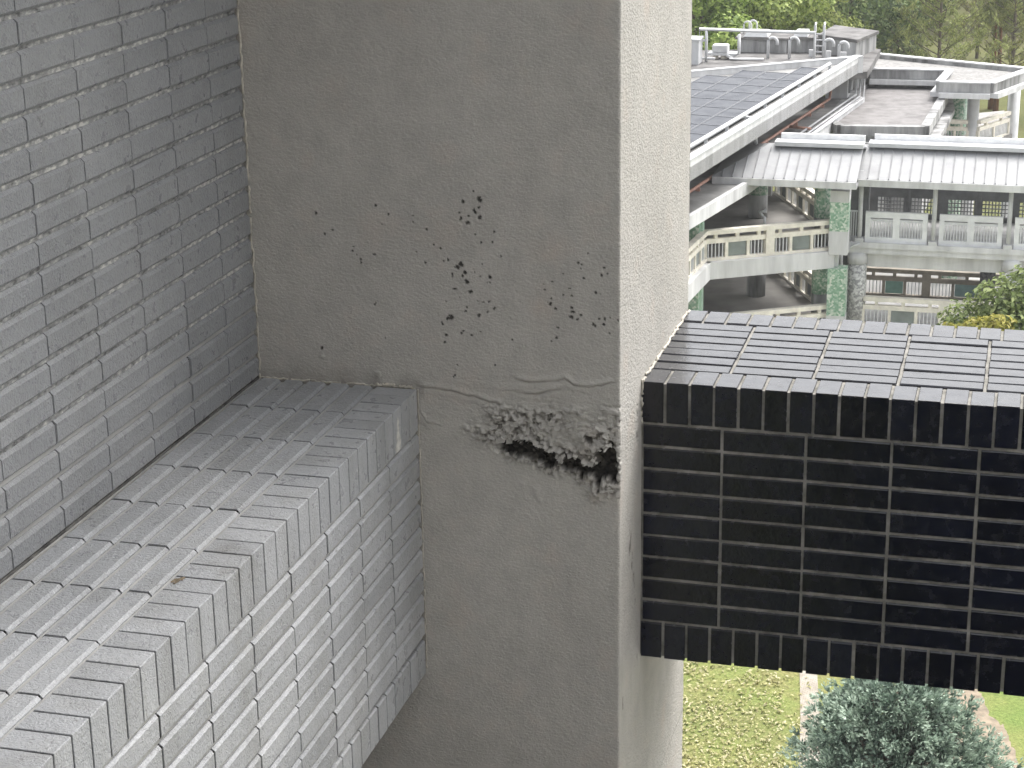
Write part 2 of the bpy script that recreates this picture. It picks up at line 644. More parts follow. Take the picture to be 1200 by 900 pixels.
while y > Y_END:
    y1 = min(y, YC - 0.002)
    wdt = y1 - (y - NP)
    if wdt > 0.02:
        em = edge_tile if abs(wdt - NP) < 1e-6 else corner_mesh(wdt - 0.0052, LEG - 0.006, LEG - 0.002, M_TILE)
        lm = low_tile if abs(wdt - NP) < 1e-6 else corner_mesh(wdt - 0.0052, 0.05, 0.104, M_TILE)
        # local x -> +Y, local y -> +X (outward), local z -> up
        M = Matrix(((0, 1, 0, XN), (1, 0, 0, (y1 + y - NP) / 2), (0, 0, 1, ZL), (0, 0, 0, 1)))
        put('edge_tile', em, M @ jit(0.15, 0.0004), ledge)
        M = Matrix(((0, 1, 0, XN), (1, 0, 0, (y1 + y - NP) / 2), (0, 0, -1, ZLB - 0.0), (0, 0, 0, 1)))
        put('edge_tile', lm, M @ jit(0.15, 0.0004), ledge)
    yj = y - NP
    jf.box((XN - LEG + 0.012, yj - 0.0028, ZL - TH), (XN - 0.0026, yj + 0.0028, ZL - 0.0022))
    jf.box((XN - TH, yj - 0.0028, ZL - LEG + 0.008), (XN - 0.0022, yj + 0.0028, ZL - 0.0026))
    jf.box((XN - TH, yj - 0.0028, ZLB + 0.002), (XN - 0.0022, yj + 0.0028, ZLB + 0.100))
    y -= NP
tag(jf.build('dark_joint', M_DARK, ledge), kind='stuff')
# a paint chip that bares white ceramic on an edge tile, and a rusty speck of dirt on the top
M_CHIP = simple('bare_white_ceramic', (0.60, 0.59, 0.55), 0.6, 0.2, 60)
M_SPOT = simple('brown_lichen', (0.16, 0.13, 0.09), 0.95, 0.4, 90)
rc_ = random.Random(14)
def blot(name, pts, nrm, mat, parent):
    c = sum((Vector(p) for p in pts), Vector()) / len(pts)
    nv = Vector(nrm)
    vs = [c + nv * 0.0012] + [Vector(p) + nv * 0.0005 for p in pts]
    n_ = len(pts)
    MB().add(vs, [(0, 1 + i, 1 + (i + 1) % n_) for i in range(n_)]).build(name, mat, parent)
blot('paint_chip', [(XN, 4.545 + dy_, ZL - 0.02 - dz_) for dy_, dz_ in ((0.0, 0), (0.012, .02), (0.009, .05), (0.022, .075), (0.016, .098), (-.006, .1), (-.02, .097), (-.028, .085), (-.012, .07), (-.016, .055), (-.004, .04), (-.006, .02))], (1, 0, 0), M_CHIP, ledge)
for k in range(9):
    cx_, cy_ = -1.690 + rc_.gauss(0, .007), 3.385 + rc_.gauss(0, .012)
    rr_ = rc_.uniform(.0025, .006)
    blot('dirt_spot', [(cx_ + rr_ * rc_.uniform(.6, 1.4) * math.cos(t_), cy_ + 1.6 * rr_ * rc_.uniform(.6, 1.4) * math.sin(t_), ZL + .0004) for t_ in (0, .9, 1.8, 2.7, 3.6, 4.5, 5.4)], (0, 0, 1), M_SPOT, ledge)

# ---- column (plaster skin with spalled patch) 
VOID = [(-1.343, -1.79), (-1.318, -1.783), (-1.289, -1.783), (-1.258, -1.785), (-1.246, -1.794), (-1.222, -1.805), (-1.198, -1.815), (-1.187, -1.832), (-1.177, -1.838), (-1.172, -1.82), (-1.155, -1.819), (-1.132, -1.827), (-1.115, -1.838), (-1.094, -1.844), (-1.079, -1.835), (-1.079, -1.805), (-1.065, -1.794), (-1.044, -1.785), (-1.03, -1.796), (-1.027, -1.818), (-1.027, -1.872), (-1.03, -1.898), (-1.034, -1.893), (-1.051, -1.877), (-1.065, -1.881), (-1.072, -1.911), (-1.08, -1.902), (-1.089, -1.873), (-1.103, -1.859), (-1.125, -1.881), (-1.137, -1.865), (-1.165, -1.855), (-1.187, -1.849), (-1.211, -1.856), (-1.237, -1.843), (-1.259, -1.83), (-1.29, -1.83), (-1.312, -1.827), (-1.329, -1.833), (-1.343, -1.815)]
ROUGH = [(-1.476, -1.755), (-1.414, -1.731), (-1.341, -1.696), (-1.245, -1.688), (-1.197, -1.665), (-1.126, -1.67), (-0.99, -1.671), (-0.99, -1.917), (-1.08, -1.932), (-1.151, -1.883), (-1.223, -1.87), (-1.319, -1.848), (-1.38, -1.828), (-1.428, -1.807)]
SPECKS = [(-1.397, -1.119, 0.0084), (-1.443, -1.126, 0.0059), (-1.411, -1.152, 0.0063), (-1.399, -1.14, 0.0042), (-1.449, -1.172, 0.0055), (-1.43, -1.183, 0.0063), (-1.397, -1.167, 0.0063), (-1.427, -1.164, 0.0032), (-1.453, -1.156, 0.0032), (-1.412, -1.097, 0.0032), (-1.686, -1.148, 0.0042), (-1.652, -1.17, 0.0032), (-1.859, -1.177, 0.0046), (-1.836, -1.235, 0.0042), (-1.813, -1.22, 0.0038), (-1.671, -1.199, 0.0038), (-1.582, -1.171, 0.0034), (-1.582, -1.188, 0.0029), (-1.545, -1.207, 0.0038), (-1.755, -1.265, 0.0032), (-1.758, -1.277, 0.0032), (-1.747, -1.286, 0.0025), (-1.736, -1.297, 0.0042), (-1.735, -1.309, 0.0032), (-1.696, -1.283, 0.0042), (-1.527, -1.248, 0.0038), (-1.508, -1.257, 0.0032), (-1.576, -1.27, 0.0025), (-1.551, -1.299, 0.0042), (-1.488, -1.289, 0.0042), (-1.5, -1.292, 0.0027), (-1.452, -1.298, 0.0073), (-1.462, -1.306, 0.0073), (-1.441, -1.321, 0.0063), (-1.448, -1.329, 0.005), (-1.437, -1.347, 0.0084), (-1.426, -1.373, 0.0057), (-1.477, -1.328, 0.0046), (-1.471, -1.368, 0.005), (-1.496, -1.403, 0.0038), (-1.457, -1.391, 0.0029), (-1.441, -1.428, 0.0046), (-1.438, -1.416, 0.0029), (-1.405, -1.438, 0.0055), (-1.381, -1.427, 0.0038), (-1.362, -1.416, 0.0046), (-1.376, -1.398, 0.005), (-1.393, -1.399, 0.0032), (-1.409, -1.398, 0.0032), (-1.485, -1.448, 0.008), (-1.495, -1.451, 0.0038), (-1.509, -1.466, 0.0055), (-1.497, -1.499, 0.005), (-1.504, -1.519, 0.005), (-1.455, -1.492, 0.0034), (-1.45, -1.484, 0.0025), (-1.428, -1.495, 0.0034), (-1.402, -1.483, 0.0034), (-1.372, -1.329, 0.005), (-1.372, -1.344, 0.0034), (-1.379, -1.346, 0.0032), (-1.398, -1.329, 0.0032), (-1.394, -1.235, 0.0036), (-1.41, -1.214, 0.0027), (-1.358, -1.205, 0.0034), (-1.363, -1.233, 0.0027), (-1.34, -1.269, 0.0032), (-1.393, -1.295, 0.0025), (-1.414, -1.318, 0.0025), (-1.675, -1.518, 0.0038), (-1.314, -1.499, 0.0034), (-1.696, -1.42, 0.0027), (-1.701, -1.425, 0.0025), (-1.47, -1.582, 0.0025), (-1.363, -1.575, 0.0032), (-1.859, -1.559, 0.005), (-1.17, -1.309, 0.0034), (-1.129, -1.277, 0.0034), (-1.122, -1.281, 0.0029), (-1.115, -1.318, 0.0042), (-1.122, -1.292, 0.0027), (-1.103, -1.25, 0.0029), (-1.067, -1.307, 0.0038), (-1.06, -1.287, 0.0032), (-1.051, -1.302, 0.0029), (-1.221, -1.355, 0.004), (-1.201, -1.332, 0.0025), (-1.224, -1.34, 0.0025), (-1.206, -1.393, 0.005), (-1.204, -1.379, 0.0034), (-1.215, -1.389, 0.0027), (-1.193, -1.406, 0.0036), (-1.171, -1.367, 0.0032), (-1.154, -1.348, 0.0027), (-1.148, -1.368, 0.0027), (-1.148, -1.401, 0.0046), (-1.148, -1.413, 0.0055), (-1.149, -1.425, 0.0063), (-1.134, -1.433, 0.0046), (-1.124, -1.419, 0.0042), (-1.09, -1.442, 0.0055), (-1.085, -1.447, 0.0042), (-1.075, -1.427, 0.0046), (-1.059, -1.428, 0.0046), (-1.062, -1.441, 0.0036), (-1.044, -1.423, 0.0027), (-1.023, -1.429, 0.0042), (-1.083, -1.356, 0.0038), (-1.044, -1.465, 0.0038), (-1.188, -1.458, 0.0034), (-1.191, -1.487, 0.0038), (-1.205, -1.497, 0.0034), (-1.069, -1.359, 0.0021), (-1.477, -1.612, 0.0029), (-1.482, -1.617, 0.0034), (-1.362, -1.575, 0.0029)]
column = empty('concrete_column', ((XW + XC) / 2, (YC + YK) / 2, GROUND), 'square plastered concrete column with spalled patch and peeling paint in the middle', 'column')
column['kind'] = 'thing'
CR = 0.007
ZTOP, ZBOT = -0.15, -3.1
MB().box((XW - 0.018, YC + 0.03, GROUND), (XC - 0.03, YK, 6.0)).build('column_core', M_DARK, column)
MB().box((XW - 0.01, YC, ZTOP), (XC, YK, 6.0)).build('upper_plaster', M_PLASTER, column)
MB().box((XW - 0.01, YC, GROUND), (XC, YK, ZBOT)).build('lower_plaster', M_PLASTER, column)
ufr = np.concatenate([np.arange(XW - 0.019, XC - CR, 0.0026), [XC - CR]])
arc = np.linspace(0, math.pi / 2, 6)[1:-1]
ur = np.concatenate([[YC + CR], np.arange(YC + CR + 0.004, YC + 0.35, 0.005), np.arange(YC + 0.36, YK, 0.01), [YK]])
zz = np.concatenate([np.arange(ZTOP, -0.95, -0.006), np.arange(-0.95, -2.05, -0.0026), np.arange(-2.05, ZBOT, -0.005), [ZBOT]])
bx = np.concatenate([ufr, XC - CR + CR * np.sin(arc), np.full(len(ur), XC)])
by = np.concatenate([np.full(len(ufr), YC), YC + CR - CR * np.cos(arc), ur])
nx = np.concatenate([np.zeros(len(ufr)), np.sin(arc), np.ones(len(ur))])
ny = np.concatenate([-np.ones(len(ufr)), -np.cos(arc), np.zeros(len(ur))])
s = np.concatenate([[0], np.cumsum(np.hypot(np.diff(bx), np.diff(by)))]) + (XW - 0.019)
S, Z = np.meshgrid(s, zz)          # S: run round the column, equals X on the front face
isf = S <= XC
D = 0.0012 * fbm(S * 2.2, Z * 2.2, 2, 1) + 0.0004 * fbm(S * 16, Z * 16, 3, 2) + 0.0006 * fbm(S * 75, Z * 75, 3, 3)
# fold line of the plaster coat at ledge height
fold = -1.652 + 0.035 * np.clip((S + 1.55) / 0.5, 0, 1) + 0.022 * fbm(S * 7, S * 0, 4, 5)
df = Z - fold
D += isf * np.clip((S + 1.58) / 0.05, 0, 1) * (0.0022 * np.exp(-(df / 0.014) ** 2) * (0.6 + fbm(S * 9, Z * 0, 2, 7)) - 0.0035 * np.exp(-((df + 0.010) / 0.0035) ** 2) * np.clip(0.2 + 1.6 * fbm(S * 7, Z * 0, 2, 6), 0, 1))
fold2 = -1.575 + 0.03 * fbm(S * 5, S * 0, 2, 8)
D += isf * np.clip((S + 1.40) / 0.2, 0, 1) * 0.0012 * np.exp(-((Z - fold2) / 0.01) ** 2) * np.clip(0.3 + 1.5 * fbm(S * 8, S * 0, 2, 9), 0, 1)
CRK = np.zeros_like(D)
for pl in ([(-1.59, -1.648), (-1.547, -1.655), (-1.487, -1.658), (-1.427, -1.67), (-1.379, -1.683), (-1.338, -1.687)],
           [(-1.322, -1.61), (-1.269, -1.615), (-1.197, -1.61), (-1.169, -1.597), (-1.145, -1.612), (-1.103, -1.618), (-1.019, -1.599)],
           [(-1.318, -1.65), (-1.246, -1.648), (-1.186, -1.632), (-1.169, -1.62)],
           [(-1.592, -1.705), (-1.56, -1.757), (-1.512, -1.766)]):
    a = np.array(pl)
    zc_ = np.interp(S, a[:, 0], a[:, 1]) + 0.008 * fbm(S * 24, S * 0, 3, 61)
    on = isf * np.clip((S - a[0, 0]) / 0.03, 0, 1) * np.clip((a[-1, 0] - S) / 0.03, 0, 1)
    q = Z - zc_
    D += on * (0.004 * np.exp(-((q - 0.007) / 0.008) ** 2) - 0.005 * np.exp(-(q / 0.0028) ** 2) + 0.0015 * np.exp(-((q + 0.012) / 0.006) ** 2))
    CRK = np.maximum(CRK, on * np.exp(-(q / 0.0026) ** 2) * np.clip(0.5 + fbm(S * 30, Z * 30, 2, 62), 0, 1))
jag = 0.009 * fbm(S * 42, Z * 42, 3, 11) + 0.008 * fbm(S * 110, Z * 110, 2, 12)
sdR = poly_sdf(S, Z, ROUGH) + 0.05 * fbm(S * 11, Z * 13, 4, 14) - 0.012
sdV = poly_sdf(S, Z, VOID) + jag * 1.05 - 0.0035
Sc = np.where(isf, 1.0, np.clip(1 - (S - XC) / 0.02, 0, 1))
rm = np.clip(-sdR / 0.05, 0, 1) ** 0.8 * Sc
patch = np.clip(0.75 + 2.2 * fbm(S * 15, Z * 19, 2, 25), 0.25, 1)
rm = rm * patch
n1 = fbm(S * 46, Z * 64, 3, 21)
n2 = fbm(S * 90, Z * 110, 2, 22)
n3 = fbm(S * 16, Z * 20, 2, 23)
plate = np.floor((n3 + 1) * 3.2) / 3.2 - 1          # broken coats: stepped levels
D += rm * (0.017 * (0.35 - np.abs(n1)) * 2 + 0.009 * n2 + 0.011 * plate + 0.004)
above = poly_sdf(S, Z - 0.012, VOID)                  # the hanging lip just above the hole
lip = np.clip(-above / 0.010, 0, 1) * Sc * (Z > -1.86)
D += lip * (0.016 + 0.010 * n2)
ring = np.clip(1 - np.abs(sdV - 0.007) / 0.016, 0, 1) * Sc
D += ring * (0.010 * (0.3 - np.abs(n1)) * 2 + 0.008 * n2)
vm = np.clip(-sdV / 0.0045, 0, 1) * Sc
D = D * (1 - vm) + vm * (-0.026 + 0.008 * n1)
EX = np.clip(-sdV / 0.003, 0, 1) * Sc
DI = np.clip(0.55 * CRK + rm * (0.8 * (n2 < -0.25) + 0.5 * (n1 < -0.42)) + 0.5 * ring * (n2 < -0.1), 0, 0.85)
BA = np.zeros_like(D)
rag = 1 + 0.9 * fbm(S * 170, Z * 170, 2, 31)
for (cx, cz, rr) in SPECKS:
    jx = (np.abs(s - cx) < 0.03).nonzero()[0]; jz = (np.abs(zz - cz) < 0.03).nonzero()[0]
    if len(jx) == 0 or len(jz) == 0:
        continue
    sub = np.ix_(jz, jx)
    ax = 0.75 + 0.5 * random.random()
    d = np.hypot((S[sub] - cx) * ax, (Z[sub] - cz) / ax) / (rr * 0.84 * rag[sub])
    m = np.clip((1.15 - d) / 0.35, 0, 1)
    EX[sub] = np.maximum(EX[sub], m * 0.93)
    D[sub] -= m * 0.003
    D[sub] += np.clip(1 - np.abs(d - 1.5) / 0.5, 0, 1) * 0.0008
# lower blister and its crumbs
for (cx, cz, rr, hgt) in [(-1.247, -1.935, 0.018, 0.007), (-1.243, -1.958, 0.010, 0.005), (-1.29, -1.915, 0.008, 0.004), (-1.86, -1.585, 0.008, 0.008), (-1.785, -1.607, 0.012, 0.004), (-1.70, -1.625, 0.012, 0.006)]:
    d = np.hypot(S - cx, Z - cz) / rr
    D += np.clip(1 - d, 0, 1) ** 0.7 * hgt * (0.7 + n1)
# worn edge by the black beam on the side face, small scars
for (cy, cz, ry, rz, amt) in [(4.86, -2.13, 0.025, 0.05, 0.8), (4.90, -2.20, 0.02, 0.07, 0.9), (4.93, -2.29, 0.02, 0.05, 0.7), (4.768, -2.58, 0.006, 0.028, 1.3), (4.975, -2.50, 0.016, 0.05, 1.0), (4.95, -1.80, 0.02, 0.06, 0.45)]:
    sc = XC + (cy - YC)
    d = np.hypot((S - sc) / ry, (Z - cz) / rz) + 0.5 * n2
    m = np.clip((1 - d) / 0.4, 0, 1)
    hole = m * (fbm(S * 60, Z * 30, 2, 41) > 0.12 if amt < 1.2 else 1)
    D -= hole * 0.003
    DI = np.maximum(DI, hole * min(amt, 0.9))
dl = Z - (ZL + 0.0 * S)
stain = isf * np.clip(1 - np.abs(dl) / 0.05, 0, 1) * (S < XN + 0.02) * np.clip(0.4 + fbm(S * 22, Z * 22, 3, 51), 0, 1)
DI = np.maximum(DI, stain * 0.6)
D = np.where(isf, D, np.clip(D, -0.02, 0.002))
D = np.where(isf & (S > XC - 0.03), np.minimum(D, 0.004), D)
D[:, -1] = 0
edge = np.clip((S - s[0]) / 0.02, 0, 1)
P = np.stack([bx[None, :] + nx[None, :] * D, by[None, :] + ny[None, :] * D, Z], -1)
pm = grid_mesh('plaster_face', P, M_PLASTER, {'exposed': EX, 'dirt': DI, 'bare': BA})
skin = put('plaster_face', pm, Matrix.Identity(4), column)
tag(skin, 'rough grey plaster face with a black spalled hollow and dark chips')


def flake_mesh(seed):
    rr = random.Random(seed)
    n = 4
    vs, fs = [], []
    curl = rr.uniform(0.5, 1.3)
    wdt = rr.uniform(0.8, 1.5)
    for i in range(n):
        v = i / (n - 1)
        for j in range(n):
            u = j / (n - 1) - 0.5
            a = curl * v
            vs.append((u * wdt * (1 - 0.35 * v * rr.random()) + rr.uniform(-.06, .06), -math.sin(a) / curl * 1.0 + rr.uniform(-.06, .06), (1 - math.cos(a)) / curl + rr.uniform(-.04, .04)))
    for i in range(n - 1):
        for j in range(n - 1):
            a = i * n + j
            fs.append((a, a + n, a + n + 1, a + 1))
    m = MB().add(vs, fs).mesh('paint_flake', M_PLASTER)
    return m


flakes = [flake_mesh(k) for k in range(6)]
rf = random.Random(3)
upper = VOID[0:19]
for k in range(90):
    if k < 52:
        i = rf.randrange(len(upper) - 1)
        t = rf.random()
        fx = upper[i][0] * (1 - t) + upper[i + 1][0] * t
        fz = upper[i][1] * (1 - t) + upper[i + 1][1] * t + rf.uniform(0.006, 0.02)
        oy = 0.014
    else:
        fx, fz = rf.uniform(-1.40, -1.03), rf.uniform(-1.79, -1.69)
        if fx < -1.32:
            fz -= 0.05
        oy = 0.010
    sz = rf.uniform(0.005, 0.011) if k < 52 else rf.uniform(0.006, 0.016)
    # local x along X, local -y hangs down, local z out of the face (-Y)
    M = Matrix.Translation((fx, YC - oy, fz)) @ Matrix(((1, 0, 0, 0), (0, 0, -1, 0), (0, 1, 0, 0), (0, 0, 0, 1))) @ Matrix.Rotation(rf.uniform(-.7, .7), 4, 'Z') @ Matrix.Rotation(rf.uniform(-.4, .3), 4, 'X') @ Matrix.Diagonal((sz, sz, sz, 1))
    put('paint_flake', flakes[rf.randrange(6)], M, skin)

# broken bead of sealant where ledge meets column, and where beam meets column
def bead(name, pts, r0, parent, seed, gap=0.15):
    rr = random.Random(seed)
    b = MB()
    run = []
    for p in pts:
        if rr.random() < gap and len(run) > 1:
            b.tube(run, r0, 6); run = []
        run.append(Vector(p) + Vector((rr.uniform(-1, 1), rr.uniform(-1, 1), rr.uniform(-1, 1))) * r0 * 0.8)
    if len(run) > 1:
        b.tube(run, r0, 6)
    return b.build(name, M_SEAL, parent, True)


n = 60
bead('sealant_bead', [(XW + (XN - XW) * i / n, YC - 0.002, ZL + 0.001) for i in range(n)], 0.0028, ledge, 4, 0.06)
bead('sealant_bead', [(XN - 0.12 + 0.11 * i / 20, YC - 0.003, ZL + 0.004) for i in range(20)], 0.0045, ledge, 5, 0.05)
bead('sealant_bead', [(XN + 0.001, YC - 0.002, ZL - 0.86 * i / 90) for i in range(90)], 0.0018, ledge, 6, 0.06)
bead('sealant_bead', [(XW + 0.001, YC - 0.003, ZL + 1.5 * i / 120) for i in range(120)], 0.003, wall, 7, 0.05)

# ---- black tiled beam (faces the camera, runs right from the column)
beam = empty('black_tiled_beam', (0.05, (YB + YK) / 2, ZBB), 'beam clad in black glazed tiles with pale joints right of the column', 'beam')
beam['kind'] = 'thing'
X_END = 1.10
J = 0.0085
MB().box((XC, YB + 0.006, ZBB + 0.006), (X_END, YK - 0.006, ZT - 0.006)).build('cement_bed', M_BGROUT, beam)
bl = [XC + 0.002, -0.7857]
while bl[-1] < X_END - 0.01:
    bl.append(min(bl[-1] + 0.235, X_END))
SL = 0.122
zf = ZT - SL - 0.004
nb = 9
bp = (zf - (ZBB + 0.116)) / nb
tb = (0.0022, 0.0030)
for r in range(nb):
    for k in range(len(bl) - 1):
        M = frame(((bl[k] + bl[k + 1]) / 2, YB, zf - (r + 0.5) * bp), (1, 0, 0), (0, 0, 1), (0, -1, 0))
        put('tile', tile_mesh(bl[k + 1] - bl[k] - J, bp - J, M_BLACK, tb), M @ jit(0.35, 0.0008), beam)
BLEG = 0.126
y0, y1 = YB + BLEG, YK - BLEG
tp = (y1 - y0) / 7
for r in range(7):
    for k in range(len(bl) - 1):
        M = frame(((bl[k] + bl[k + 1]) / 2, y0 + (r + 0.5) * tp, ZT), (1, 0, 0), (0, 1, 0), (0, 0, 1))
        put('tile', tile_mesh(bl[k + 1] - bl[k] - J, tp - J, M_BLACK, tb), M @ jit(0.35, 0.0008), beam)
PS = 0.0693
x = -0.9494 - PS
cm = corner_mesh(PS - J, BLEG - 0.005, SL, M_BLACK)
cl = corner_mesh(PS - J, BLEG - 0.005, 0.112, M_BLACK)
while x < X_END - 0.02:
    a, b = max(x, XC + 0.002 - J / 2), min(x + PS, X_END)
    xc = (a + b) / 2
    m1 = cm if b - a > PS - 0.001 else corner_mesh(b - a - J, BLEG - 0.005, SL, M_BLACK)
    m2 = cl if b - a > PS - 0.001 else corner_mesh(b - a - J, BLEG - 0.005, 0.112, M_BLACK)
    # local x -> +X, local y -> -Y (outward), local z -> up
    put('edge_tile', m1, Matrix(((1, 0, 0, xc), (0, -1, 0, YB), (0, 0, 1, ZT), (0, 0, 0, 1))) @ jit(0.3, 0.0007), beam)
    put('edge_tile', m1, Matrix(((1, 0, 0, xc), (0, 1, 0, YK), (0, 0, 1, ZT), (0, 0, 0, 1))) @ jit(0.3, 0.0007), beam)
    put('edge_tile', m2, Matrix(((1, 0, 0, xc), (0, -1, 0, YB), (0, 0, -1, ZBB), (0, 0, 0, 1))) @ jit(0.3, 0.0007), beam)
    x += PS
bead('sealant_bead', [(XC + 0.004, YB + 0.74 * i / 60, ZT + 0.002) for i in range(60)], 0.004, beam, 8, 0.04)
bead('sealant_bead', [(XC + 0.003, YB - 0.002, ZT + 0.004 - 0.14 * i / 16) for i in range(16)], 0.004, beam, 9, 0.2)

# ---- rest of the near building (out of the picture, shades the recess)
M_FAC = simple('facade_paint', (0.74, 0.73, 0.71), 0.85, 0.15, 1.0)
tag(MB().box((XW, -6.2, -3.4), (4.6, -5.9, 4.0)).build('facade_wall', M_FAC), kind='structure')
tag(MB().box((XW, -6.2, GROUND), (4.6, -5.9, -3.4)).build('added_dark_facade', M_BLACK), kind='structure')  # unseen dark band, added so the beam front reflects little light
tag(MB().box((4.6, -6.2, GROUND), (5.0, 7.5, 3.0)).build('facade_wing_wall', M_FAC), kind='structure')
tag(MB().box((XW - 0.02, -3.0, 1.3), (XC + 0.3, YK + 0.3, 1.5)).build('floor_slab_above', M_CONC), kind='structure')
#BACKGROUND#
# ================================================================== the grounds
def m_ground():
    t = NT('lawn_grass', 0.95, 0.1)
    a = t.ramp(t.noise(0.35, 6, 0.65), [(0.3, (0.27, 0.24, 0.11)), (0.47, (0.22, 0.25, 0.085)), (0.7, (0.16, 0.23, 0.065))])
    b = t.ramp(t.noise(9, 5, 0.75), [(0.3, (0.55, 0.6, 0.5)), (0.55, (1.0, 1.0, 1.0)), (0.75, (1.5, 1.4, 1.2))])
    c = t.mix(1.0, a, b, 'MULTIPLY')
    dry = t.rng(t.noise(0.11, 3), 0.52, 0.62, 0, 0.55)
    c = t.mix(dry, c, (0.20, 0.165, 0.085))
    sx = t.n('ShaderNodeSeparateXYZ'); t.l(t.pos(), sx.inputs[0])
    dist = t.rng(sx.outputs[1], 70, 95, 0, 0.8)
    c = t.mix(dist, c, t.ramp(t.noise(0.25, 5, 0.7), [(0.35, (0.085, 0.085, 0.04)), (0.65, (0.15, 0.15, 0.065))]))
    t.color(c)
    t.bump(t.noise(14, 4, 0.7), 0.06, 0.8)
    return t.m


M_LAWN = m_ground()
gs = MB()
gs.add([(-1500, -1500, GROUND), (1500, -1500, GROUND), (1500, 1500, GROUND), (-1500, 1500, GROUND)], [(0, 1, 2, 3)])
tag(gs.build('lawn', M_LAWN), kind='structure')


tag(MB().box((-60, -30, GROUND - 0.1), (60, 38.5, GROUND + 0.012)).build('bounce_plaza', simple('pale_bounce_plaza', (0.46, 0.45, 0.43), 0.9, 0.15, 0.4)), kind='structure')  # pale ground out of view, added to bounce light up the column
tag(MB().box((-30, 58.0, GROUND - 0.1), (30, 94, GROUND + 0.012)).build('bounce_paving', simple('pale_bounce_paving', (0.40, 0.39, 0.37), 0.9, 0.15, 0.4)), kind='structure')  # pale ground added to bounce light onto the far fronts and undersides


def m_path():
    t = NT('pale_paving', 0.9, 0.2)
    br = t.n('ShaderNodeTexBrick')
    t.l(t.pos(), br.inputs['Vector'])
    br.inputs['Scale'].default_value = 4.0
    br.inputs['Color1'].default_value = (0.42, 0.39, 0.34, 1)
    br.inputs['Color2'].default_value = (0.36, 0.33, 0.29, 1)
    br.inputs['Mortar'].default_value = (0.24, 0.21, 0.16, 1)
    n_ = t.ramp(t.noise(2.5, 4), [(0.35, (0.75, 0.72, 0.66)), (0.6, (1, 1, 1))])
    t.color(t.mix(1.0, br.outputs['Color'], n_, 'MULTIPLY'))
    return t.m


pth = MB()
L_ = [GZ(x, y, GROUND + 0.02) for x, y in ((934, 560), (936, 700), (937, 780), (938, 840), (936, 920), (934, 1000))]
R_ = [GZ(x, y, GROUND + 0.02) for x, y in ((950, 560), (954, 700), (957, 780), (961, 840), (964, 920), (968, 1000))]
pth.add(L_ + R_, [(i, i + 6, i + 7, i + 1) for i in range(5)])
tag(pth.build('footpath', m_path()), kind='structure')
M_SOIL = simple('bare_soil', (0.25, 0.205, 0.15), 0.95, 0.3, 3.0)
soil_px = [(1120, 780), (1138, 800), (1150, 812), (1160, 838), (1176, 850), (1190, 880), (1197, 920), (1150, 930), (1040, 915), (1080, 830)]
rs = random.Random(9)
soil = []
for i in range(10):
    a, b = soil_px[i], soil_px[(i + 1) % 10]
    for k in range(9):
        t_ = k / 9
        soil.append(GZ(a[0] + (b[0] - a[0]) * t_ + rs.gauss(0, 0.9), a[1] + (b[1] - a[1]) * t_ + rs.gauss(0, 0.9), GROUND + 0.008))
tag(MB().add(soil, [tuple(range(len(soil)))]).build('bare_soil', M_SOIL), kind='structure')


def leaf_cloud(name, C, N, size, mat, aspect=0.55, spread=0.35, seed=0, tone=None, axis=None):
    """one mesh of leaf-sized diamonds at centres C, normals about N"""
    g_ = np.random.default_rng(seed)
    n_ = len(C)
    nn = N + g_.normal(0, spread, (n_, 3))
    nn /= np.linalg.norm(nn, axis=1)[:, None] + 1e-9
    a = g_.normal(0, 1, (n_, 3)) if axis is None else axis + g_.normal(0, 0.15, (n_, 3))
    if axis is None:
        a -= nn * np.sum(a * nn, 1)[:, None]
    a /= np.linalg.norm(a, axis=1)[:, None] + 1e-9
    b = np.cross(nn, a)
    b /= np.linalg.norm(b, axis=1)[:, None] + 1e-9
    sz = size * g_.uniform(0.6, 1.35, n_)[:, None]
    fold = nn * sz * 0.12
    V = np.stack([C - a * sz * 0.5, C + b * sz * aspect * 0.5 + fold, C + a * sz * 0.5, C - b * sz * aspect * 0.5 + fold], 1).reshape(-1, 3)
    me = bpy.data.meshes.new(name)
    me.vertices.add(n_ * 4)
    me.vertices.foreach_set('co', V.reshape(-1).astype(np.float32))
    me.loops.add(n_ * 4)
    me.loops.foreach_set('vertex_index', np.arange(n_ * 4, dtype=np.int32))
    me.polygons.add(n_)
    me.polygons.foreach_set('loop_start', np.arange(0, n_ * 4, 4, dtype=np.int32))
    me.materials.append(mat)
    at = me.attributes.new('tone', 'FLOAT', 'POINT')
    tv = (g_.random(n_) if tone is None else np.clip(tone + g_.normal(0, 0.15, n_), 0, 1))
    at.data.foreach_set('value', np.repeat(tv, 4).astype(np.float32))
    me.update(calc_edges=True)
    return me


def m_leaf(name, dark, mid, light, trans=0.25):
    t = NT(name, 0.6, 0.3)
    c = t.ramp(t.attr('tone').outputs['Fac'], [(0.0, dark), (0.5, mid), (1.0, light)])
    hv = t.n('ShaderNodeHueSaturation')
    t.l(t.rng(t.rand(), 0, 1, 0.48, 0.52), hv.inputs['Hue'])
    t.l(t.rng(t.rand(), 0, 1, 0.8, 1.15), hv.inputs['Value'])
    t.l(c, hv.inputs['Color'])
    t.color(hv.outputs[0])
    tr = t.n('ShaderNodeBsdfTranslucent')
    t.l(hv.outputs[0], tr.inputs['Color'])
    mx = t.n('ShaderNodeMixShader')
    mx.inputs[0].default_value = trans
    t.l(t.b.outputs[0], mx.inputs[1])
    t.l(tr.outputs[0], mx.inputs[2])
    t.l(mx.outputs[0], t.t.nodes['Material Output'].inputs['Surface'])
    return t.m


